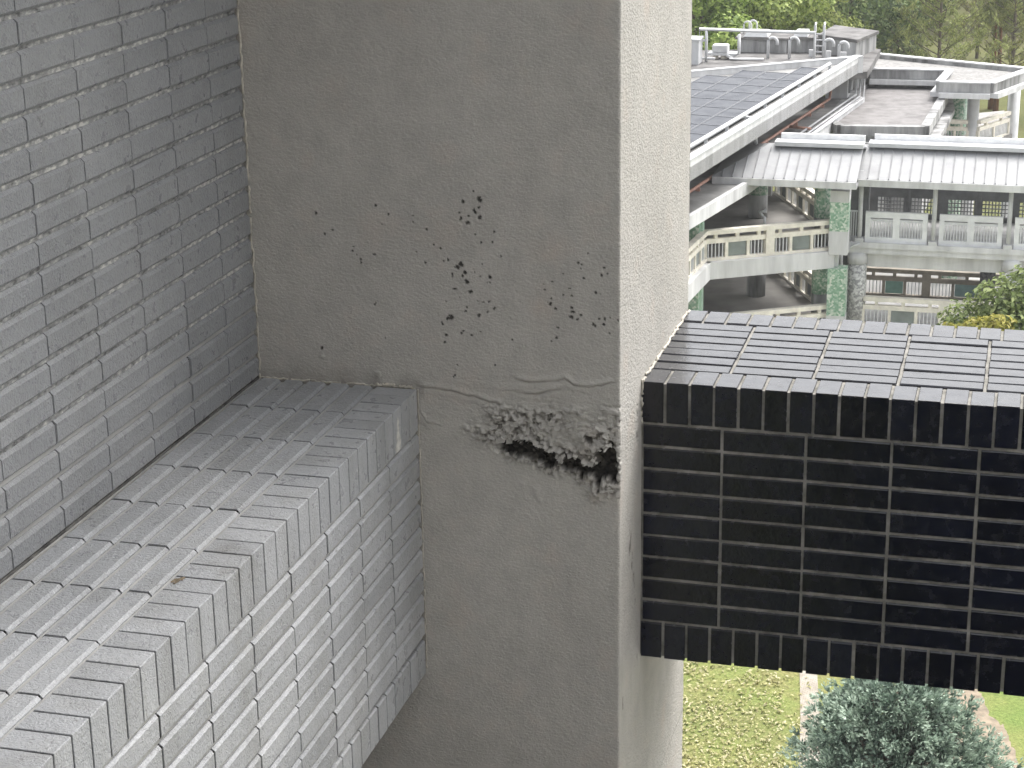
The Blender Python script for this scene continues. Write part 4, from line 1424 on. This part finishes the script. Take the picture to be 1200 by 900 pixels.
# front rail of the array on short posts
rl = MB()
a, b = q0 - inn * 0.25 - sdv * 6, q0 - inn * 0.25 + sdv * ((S1 - S0).length - 3.2)
rl.tube([a + Vector((0, 0, .14)), b + Vector((0, 0, .14))], 0.075, 8)
rl.build('mounting_rail', M_WHITE, sa, True)
for k in range(12):
    c = a.lerp(b, k / 11.0)
    MB().box((c.x - .05, c.y - .05, FZ - .3), (c.x + .05, c.y + .05, FZ + .10)).build('rail_post', M_WHITE, sa)

# ---- roof plant behind the solar roof
DECK = -13.2
tag(MB().prism([V2(S1 + Vector((.3, .4, 0))), V2(S2b + Vector((-.3, .5, 0))), (-24, 84.5), (-9, 89.3), (-7.0, 89.0)], DECK - .3, DECK).build('plant_deck_roof', M_DSTAIN), kind='structure')


def tank(px0, px1, ytop, Y, depth, label, lid=True, ztop=None):
    a = GY(px0, ytop, Y); b = GY(px1, ytop, Y)
    zt = a.z
    o = empty('water_tank', ((a.x + b.x) / 2, Y, DECK), label, 'tank', 'concrete tanks on the roof')
    MB().box((a.x, Y, DECK), (b.x, Y + depth, zt)).build('tank_body', M_STAIN, o, bevel=0.03)
    MB().box((a.x - .08, Y - .08, zt + .003), (b.x + .08, Y + depth + .08, zt + .10)).build('top_slab', M_DSTAIN, o)
    if lid:
        w_ = (b.x - a.x)
        MB().add([(a.x + w_ * .12, Y - .03, zt + .124), (a.x + w_ * .62, Y - .03, zt + .124), (a.x + w_ * .62, Y + 1.1, zt + .124), (a.x + w_ * .12, Y + 1.1, zt + .124),
                  (a.x + w_ * .2, Y + .1, zt + .36), (a.x + w_ * .58, Y + .1, zt + .36), (a.x + w_ * .58, Y + .9, zt + .36), (a.x + w_ * .2, Y + .9, zt + .36)],
                 [(4, 5, 6, 7), (0, 1, 5, 4), (1, 2, 6, 5), (2, 3, 7, 6), (3, 0, 4, 7)]).build('hatch_cover', M_WHITE, o)
    return o


tank(864, 922, 46, 87, 1.6, 'grey concrete water tank with white hatch, left of two')
tank(925, 960, 46, 87.3, 1.4, 'grey concrete water tank with white hatch, beside the steel ladder')
th = empty('tank_house', GY(990, 60, 86), 'stained concrete tank house with corner rising above the solar roof', 'building')
a, b = GY(957, 49, 86.0), GY(1006, 49, 86.0)
MB().prism([(a.x, 87.5), (b.x - .1, 86.0), (b.x + .55, 88.8), (a.x + .4, 90.5)], -14.6, a.z).build('wall', M_STAIN, th)
MB().prism([(a.x - .1, 87.4), (b.x - .05, 85.9), (b.x + .65, 88.9), (a.x + .3, 90.6)], a.z + .003, a.z + .14).build('roof', M_DSTAIN, th)
for k in range(3):
    MB().box((b.x - 2.2 + k * .7, 85.9 + .32 - .22 * k, a.z - .9), (b.x - 1.9 + k * .7, 86.05 + .32 - .22 * k, a.z - .4)).build('wall_panel', M_PALE, th)
# ladder with hooped top
ld = empty('roof_ladder', GY(963, 60, 86.4), 'white steel ladder with two upright ends against the tank house', 'ladder')
for px in (955.5, 966):
    c = GY(px, 30, 86.2)
    MB().tube([(c.x, 86.2, DECK), (c.x, 86.2, c.z), (c.x, 86.45, c.z + .08)], 0.06, 8).build('rail', M_WHITE, ld, True)
for k in range(5):
    c0, c1 = GY(955.5, 40 + k * 7, 86.2), GY(966, 40 + k * 7, 86.2)
    MB().tube([c0, c1], 0.035, 6).build('rung', M_WHITE, ld, True)


def gooseneck(px, ytop, Y, label, h=1.6, turn=1):
    c = GY(px, ytop, Y)
    o = empty('vent_pipe', (c.x, c.y, DECK), label, 'pipe', 'hooked vent pipes on the roof')
    pts_ = [(c.x, c.y, DECK)] + [(c.x + turn * (0.2 - 0.2 * math.cos(t_)), c.y, c.z - 0.2 + 0.2 * math.sin(t_)) for t_ in np.linspace(0, math.pi, 9)] + [(c.x + turn * .4, c.y, c.z - .32)]
    MB().tube(pts_, 0.07, 8).build('pipe', M_WHITE, o, True)


gooseneck(900.5, 44, 85.4, 'white hooked vent pipe standing before the left water tank')
gooseneck(925.5, 44, 85.4, 'white hooked vent pipe between the two water tanks')
gooseneck(966.5, 46, 85.2, 'white hooked vent pipe just right of the ladder')
gooseneck(983.5, 49, 85.0, 'short white hooked vent pipe at the solar roof apex')
# hoops
for k, px in enumerate((871.5, 876.5)):
    c0, c1 = GY(px, 36, 88), GY(px + 9, 36, 88)
    o = empty('roof_hoop', c0, ['white hooped handle on the tank roof, left of the pair', 'white hooped handle on the tank roof, right of the pair'][k], 'handrail', 'hoops on the tank roof')
    mx = (c0.x + c1.x) / 2; rd = (c1.x - c0.x) / 2
    MB().tube([(c0.x, 88 + k * .4, c0.z - .45)] + [(mx - rd * math.cos(t_), 88 + k * .4, c0.z + .25 + rd * 1.0 * math.sin(t_)) for t_ in np.linspace(0, math.pi, 11)] + [(c1.x, 88 + k * .4, c0.z - .45)], 0.04, 8).build('hoop', M_WHITE, o, True)
# long white handrail frame
hr = empty('roof_handrail', GY(822, 60, 84), 'long white pipe handrail frame standing over the roof plant', 'handrail')
c0, c1 = GY(820, 34, 84), GY(955, 38.5, 84)
MB().tube([(c0.x, 84, DECK), (c0.x, 84, c0.z), (c1.x, 84, c1.z), (c1.x, 84, DECK)], 0.075, 8).build('top_rail', M_WHITE, hr, True)
c2 = GY(828, 34, 84)
MB().tube([(c2.x, 84, DECK), (c2.x, 84, c2.z)], 0.065, 8).build('post', M_WHITE, hr, True)
c3, c4 = GY(820, 47.5, 84), GY(828, 47.5, 84)
MB().tube([c3, c4], 0.05, 8).build('crossbar', M_WHITE, hr, True)
c3, c4 = GY(800, 68, 84), GY(838, 68.5, 84)
MB().tube([c3, c4], 0.05, 8).build('crossbar', M_WHITE, hr, True)
# white plant box at the column's edge, pump set
c = GY(812, 48, 83)
pbx = empty('plant_box', (c.x, 83, DECK), 'plain white plant box on the roof beside the column edge', 'cabinet')
MB().box((c.x - 1.6, 83, DECK), (c.x + .26, 84.0, c.z)).build('body', M_WHITE, pbx, bevel=.03)
MB().box((c.x - 1.65, 82.95, c.z + .003), (c.x + .31, 84.05, c.z + .08)).build('lid', M_WHITE, pbx)
c = GY(845, 60, 85)
pu = empty('pump_set', (c.x, 85, DECK), 'white pump unit with stubby feet and bent pipes on the roof', 'pump')
MB().box((c.x - .38, 84.8, c.z - .05), (c.x + .32, 85.4, c.z + .30)).build('housing', M_WHITE, pu, bevel=.06)
MB().box((c.x - .55, 84.75, c.z - .16), (c.x + .75, 85.45, c.z - .055)).build('base_plate', M_WHITE, pu)
for dx in (-.25, .12):
    MB().tube([(c.x + dx, 85, DECK), (c.x + dx, 85, c.z - .17)], .13, 10).build('leg', M_CREAM, pu, True)
MB().tube([(c.x + .3, 84.7, DECK + .2), (c.x + .55, 84.7, c.z - .25), (c.x + .85, 84.7, c.z - .05), (c.x + .85, 84.7, c.z + .8)], .07, 8).build('pipe', M_WHITE, pu, True)
c5, c6 = GY(855, 69, 84.6), GY(895, 69.5, 84.6)
MB().tube([c5 + Vector((0, 0, -.5)), c5, c6], .06, 8).build('pipe', M_WHITE, pu, True)

# ---- covered walkway
wk = empty('covered_walkway', (1, 69.5, GROUND), 'covered bridge walkway with pale seamed metal roof and barred balustrade', 'walkway')
YF, YR = 67.8, 71.9
XL, XR = -6.2, 14.0
MB().box((XL, YF - .12, F3 - .38), (XR, YR + .1, F3)).build('deck_slab', M_PALE, wk)
MB().box((XL, YF - .2, F3 - .16), (XR, YF - .121, F3 + .04)).build('deck_edge', M_PALE, wk)
MB().box((XL, YF + .25, F3 - .95), (XR, YF + .6, F3 - .381)).build('deck_beam', M_PALE, wk)
MB().box((XL, YR - .6, F3 - .95), (XR, YR - .25, F3 - .381)).build('deck_beam', M_PALE, wk)
MB().box((XL, YF - .12, F2 - .45), (XR, YR + .1, F2)).build('deck_slab', M_PALE, wk)
step = GY(1094, 270, YF).x - GY(1007.5, 270, YF).x
x0 = GY(1007.5, 270, YF).x
ze, zr = GY(1100, 213, 67.25).z, GY(1100, 172, 69.3).z
nbays = 8
for k in range(nbays):
    xp = x0 + k * step
    MB().tube([(xp, YF - .05, F3), (xp, YF - .05, ze + .2)], 0.085, 10).build('post', M_WHITE, wk, True)
    MB().box((xp - .15, YF - .2, F3 + .041), (xp + .15, YF + .08, F3 + .18)).build('post_foot', M_WHITE, wk)
    MB().tube([(xp + .55 * step, YR - .05, F3), (xp + .55 * step, YR - .05, ze + .2)], 0.13, 10).build('post', M_SLATE_SHADE, wk, True)
    # balustrade panel: frame with two barred openings
    a, b = xp + .19, xp + step - .22
    mid = (a + b) / 2
    fr_ = MB()
    fr_.box((a, YF, F3 + .92), (b, YF + .14, F3 + 1.14))
    fr_.box((a, YF, F3 + .002), (b, YF + .14, F3 + .20))
    for xa, xb in ((a, a + .17), (mid - .12, mid + .12), (b - .17, b)):
        fr_.box((xa, YF, F3 + .20), (xb, YF + .14, F3 + .92))
    po = fr_.build('balustrade_panel', M_BAL, wk)
    for xa, xb in ((a + .17, mid - .12), (mid + .12, b - .17)):
        MB().box((xa, YF + .05, F3 + .78), (xb, YF + .09, F3 + .86)).build('bar_header', M_BARM, po)
        bb_ = MB()
        nb_ = 8
        for j in range(nb_):
            xc_ = xa + (j + .5) * (xb - xa) / nb_
            bb_.box((xc_ - .017, YF + .05, F3 + .2), (xc_ + .017, YF + .09, F3 + .78))
        tag(bb_.build('bars', M_BARM, po), kind='stuff')
    # far balustrade, its shade put into the dark grey, lattice openings
    fr_ = MB()
    fr_.box((xp, YR - .15, F3 + .80), (xp + step, YR, F3 + 1.25))
    fr_.box((xp, YR - .15, F3 + .002), (xp + step, YR, F3 + .2))
    op = [(xp + .30, xp + .30 + .95), (xp + .3 + 1.25, xp + .3 + 2.2)]
    for xa, xb in ((xp, op[0][0]), (op[0][1], op[1][0]), (op[1][1], xp + step)):
        fr_.box((xa, YR - .15, F3 + .2), (xb, YR, F3 + .8))
    ro = fr_.build('rear_balustrade', M_SLATE_SHADE, wk)
    for xa, xb in op:
        lt = MB()
        for j in range(1, 8):
            xc_ = xa + j * (xb - xa) / 8
            lt.box((xc_ - .02, YR - .1, F3 + .2), (xc_ + .02, YR - .06, F3 + .8))
        for j in range(1, 4):
            zc_ = F3 + .2 + j * .15
            lt.box((xa, YR - .055, zc_ - .02), (xb, YR - .02, zc_ + .02))
        tag(lt.build('lattice', M_SLATE_SHADE, ro), kind='stuff')
bg_ = MB()
for j in range(8):
    xx = GY(993, 260, YF).x + j * .085 - .2
    bg_.box((xx - .018, YF, F3), (xx + .018, YF + .04, F3 + 1.15))
bg_.box((GY(993, 260, YF).x - .25, YF - .003, F3 + 1.1), (GY(993, 260, YF).x + .45, YF + .043, F3 + 1.16))
bg_.build('bar_gate', M_BARM, wk)
# roof, two lengths
def gable(xa, xb, ye, yr, yb, z0, z1, hip, name):
    xh = xa + hip
    t_ = 0.06
    m = MB()
    vs = [(xa, ye, z0), (xb, ye, z0), (xb, yr, z1), (xh, yr, z1), (xb, yb, z0 + .1), (xa, yb, z0 + .1)]
    lo = [(v[0], v[1], v[2] - t_) for v in vs]
    m.add(vs + lo, [(0, 1, 2, 3), (3, 2, 4, 5), (0, 3, 5), (6, 9, 8, 7), (9, 11, 10, 8), (6, 11, 9), (0, 6, 7, 1), (1, 7, 8, 2), (2, 8, 10, 4), (4, 10, 11, 5), (5, 11, 6, 0)])
    ro = m.build(name, M_ROOF, wk)
    MB().box((xa + .02, ye - .06, z0 - .26), (xb, ye - .003, z0 - .012)).build('eave_fascia', M_PALE, ro)
    MB().box((xa + .02, ye - .003, z0 - .26), (xb, ye + .9, z0 - .20)).build('eave_soffit', M_SLATE_SHADE, ro)
    MB().box((xh + .2, yr - .42, z1 - .02), (xb + .02, yr + .25, z1 + .13)).build('ridge_cap', M_WHITE, ro)
    MB().box((xh + .35, yr + .252, z1 + .05), (xb + .02, yr + .40, z1 + .32)).build('ridge_upstand', M_BAL, ro)
    sl_ = math.hypot(yr - ye, z1 - z0)
    al = math.atan2(z1 - z0, yr - ye)
    sm = MB().box((-.016, 0, 0), (.016, sl_ - .36, .045)).mesh('seam', M_SEAM)
    x_ = xa + 0.36
    while x_ < xb - .05:
        if x_ < xh:
            f_ = (x_ - xa) / hip
            ms = MB().box((-.016, 0, 0), (.016, sl_ * f_ - .02, .045)).mesh('seam', M_SEAM)
        else:
            ms = sm
        put('seam', ms, Matrix.Translation((x_, ye + .005, z0 + .002)) @ Matrix.Rotation(al, 4, 'X'), ro)
        x_ += 0.365
    return ro


xs_ = GY(1004, 213, 67.2).x
gable(xs_ + .02, XR, 67.2, 69.3, 71.9, ze, zr, 0.0, 'roof')
gable(GY(834, 209, 65.7).x, GY(1004, 213, 65.7).x, 65.7, 67.9, 71.0, GY(920, 210, 65.7).z, GY(920, 168, 67.9).z, 1.75, 'hipped_roof')
# downpipe at the roof's left end and along the deck
c = GZ(886, 140, FZ)
dpp = empty('downpipe', c, 'thin white downpipe bending from solar roof onto walkway roof', 'pipe')
c2 = GY(886, 168, 68.4)
MB().tube([c + Vector((-.6, .2, 0.05)), c + Vector((0, 0, .05)), (c.x, c.y, c2.z + .5), c2], .06, 8).build('pipe', M_WHITE, dpp, True)
# lower walkway level
a, b = GY(1012, 350, YF).x, XR
railing(wk, (a, YF), (a + 2.85, YF), F2, M_CREAM, ['b', 'p', 'b'], wide_post=(3,))
railing(wk, (a + 2.85, YF), (a + 9, YF), F2, M_CREAM, ['b', 'p', 'b', 'b', 'p', 'b'], wide_post=(3, 6))
M_UMB = simple('shaded_umber', (0.26, 0.235, 0.195), 0.85, 0.2, 2)  # shade of the lower rear railings put into this brown-grey
railing(wk, (a - .4, YR), (a + 2.0, YR), F2, M_UMB, ['b', 'p', 'b'], wide_post=(3,), infill=simple('green_tinted_panel', (0.16, 0.30, 0.25), 0.3))
railing(wk, (a + 2.0, YR), (a + 8, YR), F2, M_UMB, ['b', 'p', 'b', 'b', 'p', 'b'], wide_post=(3, 6), infill=simple('teal_tinted_panel', (0.18, 0.28, 0.27), 0.3))
for px in (1003, 1184, 1365):
    xc_ = GY(px, 340, YF).x
    MB().tube([(xc_, YF + .15, GROUND), (xc_, YF + .15, F2 + 0.1)], .34, 18).build('column_base', M_PALE, wk, True)
    MB().tube([(xc_, YF + .15, F2 + .1), (xc_, YF + .15, F3 - .80)], .345, 18).build('mosaic_column', M_WMOS, wk, True)
    MB().tube([(xc_, YF + .15, F3 - .80), (xc_, YF + .15, F3 - .382)], .36, 18).build('column_head', M_PALE, wk, True)
xc_ = GY(1158, 320, YR).x
MB().box((xc_ - .28, YR - .5, GROUND), (xc_ + .28, YR + .06, F3 - .382)).build('dark_mosaic_pillar', M_DMOS, wk)
MB().box((XL - .6, YF + .9, GROUND), (XL + .6, YF + 1.4, F3 + 2.4)).build('shaded_pier', M_SLATE_SHADE, wk)
c = GY(1112, 309, 76)
MB().box((c.x - .6, 75.8, c.z - .25), (c.x + .7, 76.2, c.z + .12)).build('lower_beam', M_STAIN, wk)
c = GY(988, 292, YF - .3)
MB().tube([c + Vector((-.1, 0, .5)), c + Vector((-.1, 0, 0)), c + Vector((.1, 0, -.05)), c + Vector((.35, 0, .15)), c + Vector((.6, 0, .25))], .05, 8).build('drain_pipe', M_WHITE, wk, True)
MB().tube([c + Vector((-.05, 0, 3.0)), c + Vector((-.05, 0, -3.0))], .06, 8).build('drain_pipe', M_WHITE, wk, True)
c = GY(896, 258, 66.1)
fl1 = empty('floodlight', c, 'small white floodlight clamped to the upper terrace railing', 'lamp')
MB().tube([c + Vector((0, 0, -.2)), c + Vector((0, 0, .12))], .05, 8).build('stem', M_WHITE, fl1, True)
MB().tube([c + Vector((-.06, 0, .1)), c + Vector((-.16, -.05, .30)), c + Vector((.05, -.05, .36))], .07, 8, .09).build('lamp_head', M_WHITE, fl1, True)

# ---- pavilion behind the walkway, right
pv = empty('roof_pavilion', GZ(1120, 110, F3), 'flat-roofed open pavilion with white columns and cream railings behind the walkway', 'building')
PZ = -13.9
pp = [V2(GZ(x, y, PZ)) for x, y in ((1021, 63), (1208, 81), (1161, 98), (1101, 96.5), (1113, 83), (1020, 81))]
MB().prism(pp, PZ - .42, PZ - .22).build('roof_slab', M_PALE, pv)
deck = MB(); deck.prism(pp, PZ - .219, PZ - .16); deck.build('roof_deck', simple('pale_gravel_roof', (0.27, 0.265, 0.255), 0.95, 0.2, 6), pv)
for i in range(6):
    a, b = pp[i], pp[(i + 1) % 6]
    pr_ = MB().beam((a[0], a[1], PZ), (b[0], b[1], PZ), .28, -.40, .0)
    po = pr_.build('parapet', M_STAIN, pv)
    MB().beam((a[0], a[1], PZ), (b[0], b[1], PZ), .36, .003 + .002 * i, .06 + .002 * i).build('coping', M_PALE, po)
    if i in (1, 2, 3, 4):
        d_ = Vector((b[0] - a[0], b[1] - a[1], 0)).normalized()
        MB().beam((a[0], a[1], PZ), (b[0], b[1], PZ), .75, -.62 - .003 * i, -.403 - .003 * i).build('eave_band', M_PALE, po)
for px, py in ((1142, 102), (1190, 92)):
    c = GZ(px, py, PZ - .6)
    MB().tube([(c.x, c.y, GROUND), (c.x, c.y, PZ - .63)], .27, 16).build('column', M_WHITE, pv, True)
c0, c1, c2 = GZ(1104, 106, PZ - .75), GZ(1142, 107, PZ - .75), GZ(1190, 97, PZ - .75)
MB().beam((c0.x, c0.y, PZ), (c1.x, c1.y, PZ), .3, -1.0, -.63).build('lintel', M_WHITE, pv)
MB().beam((c1.x, c1.y, PZ), (c2.x, c2.y, PZ), .28, -.96, -.632).build('lintel', M_WHITE, pv)
MB().box((c0.x - .12, c0.y - .15, F3), (c0.x + .16, c0.y + .15, PZ - .63)).build('jamb_post', M_WHITE, pv)
c = GZ(1120, 148, F3 + 1.0)
gp = GY(1122, 130, c0.y + 2.2)
MB().tube([(gp.x, gp.y, GROUND), (gp.x, gp.y, PZ - .45)], .42, 16).build('mosaic_pillar', M_GMOS, pv, True)
MB().prism([V2(c0 + Vector((-1, .2, 0))), V2(c1), V2(c2), V2(c2 + Vector((-.5, 6, 0))), V2(c0 + Vector((-1, 6, 0)))], F3 - .3, F3).build('floor_slab', M_FLOORC, pv)
railing(pv, (c0.x + .1, c0.y), (c1.x - .2, c1.y), F3 - .05, M_CREAM, ['b', 'b'])
railing(pv, (c1.x + .25, c1.y + .05), (c2.x - .2, c2.y), F3 - .05, M_CREAM, ['b', 'b'])
# ---- lower polygonal roof beside it
hx = empty('polygonal_roof_block', GZ(1045, 130, -17), 'low polygonal block with brown-grey sheet roof and stained rim', 'building')
HZ = -14.6
hp = [V2(GZ(x, y, HZ)) for x, y in ((1014, 97), (1104, 99), (1106, 111), (1084, 148), (985, 147), (972, 140), (990, 118))]
hi_ = [V2(GZ(x, y, HZ)) for x, y in ((1016, 99), (1101, 101), (1101, 112), (1080, 144), (988, 142), (979, 137), (994, 119))]
MB().prism(hp, -18.5, HZ - .25).build('wall', M_STAIN, hx)
MB().prism(hi_, HZ - .249, HZ - .12).build('roof_sheet', M_BROWN, hx)
for i in range(7):
    a, b = hp[i], hp[(i + 1) % 7]
    MB().beam((a[0], a[1], HZ), (b[0], b[1], HZ), .34 + .004 * i, -.40 + .003 * i, .0 + .004 * i).build('rim', M_STAIN, hx)
    if i in (1, 2, 3, 4):
        MB().beam((a[0], a[1], HZ), (b[0], b[1], HZ), 1.0 + .004 * i, -.85 + .003 * i, -.62 + .004 * i).build('rim_ledge', M_STAIN, hx)

# ================================================================== damp air over the grounds
hz = MB().box((-1510, -1510, GROUND - 1.0), (1510, 1510, 6.6)).build('haze', None)
hm = bpy.data.materials.new('pale_air')
hm.use_nodes = True
hm.node_tree.nodes.clear()
ho = hm.node_tree.nodes.new('ShaderNodeOutputMaterial')
hv = hm.node_tree.nodes.new('ShaderNodeVolumePrincipled')
hv.inputs['Color'].default_value = (0.95, 0.96, 0.97, 1)
hv.inputs['Density'].default_value = 0.0004
hm.node_tree.links.new(hv.outputs[0], ho.inputs['Volume'])
hz.data.materials.append(hm)
tag(hz, 'thin pale haze over the distant buildings and trees', 'haze', kind='stuff')
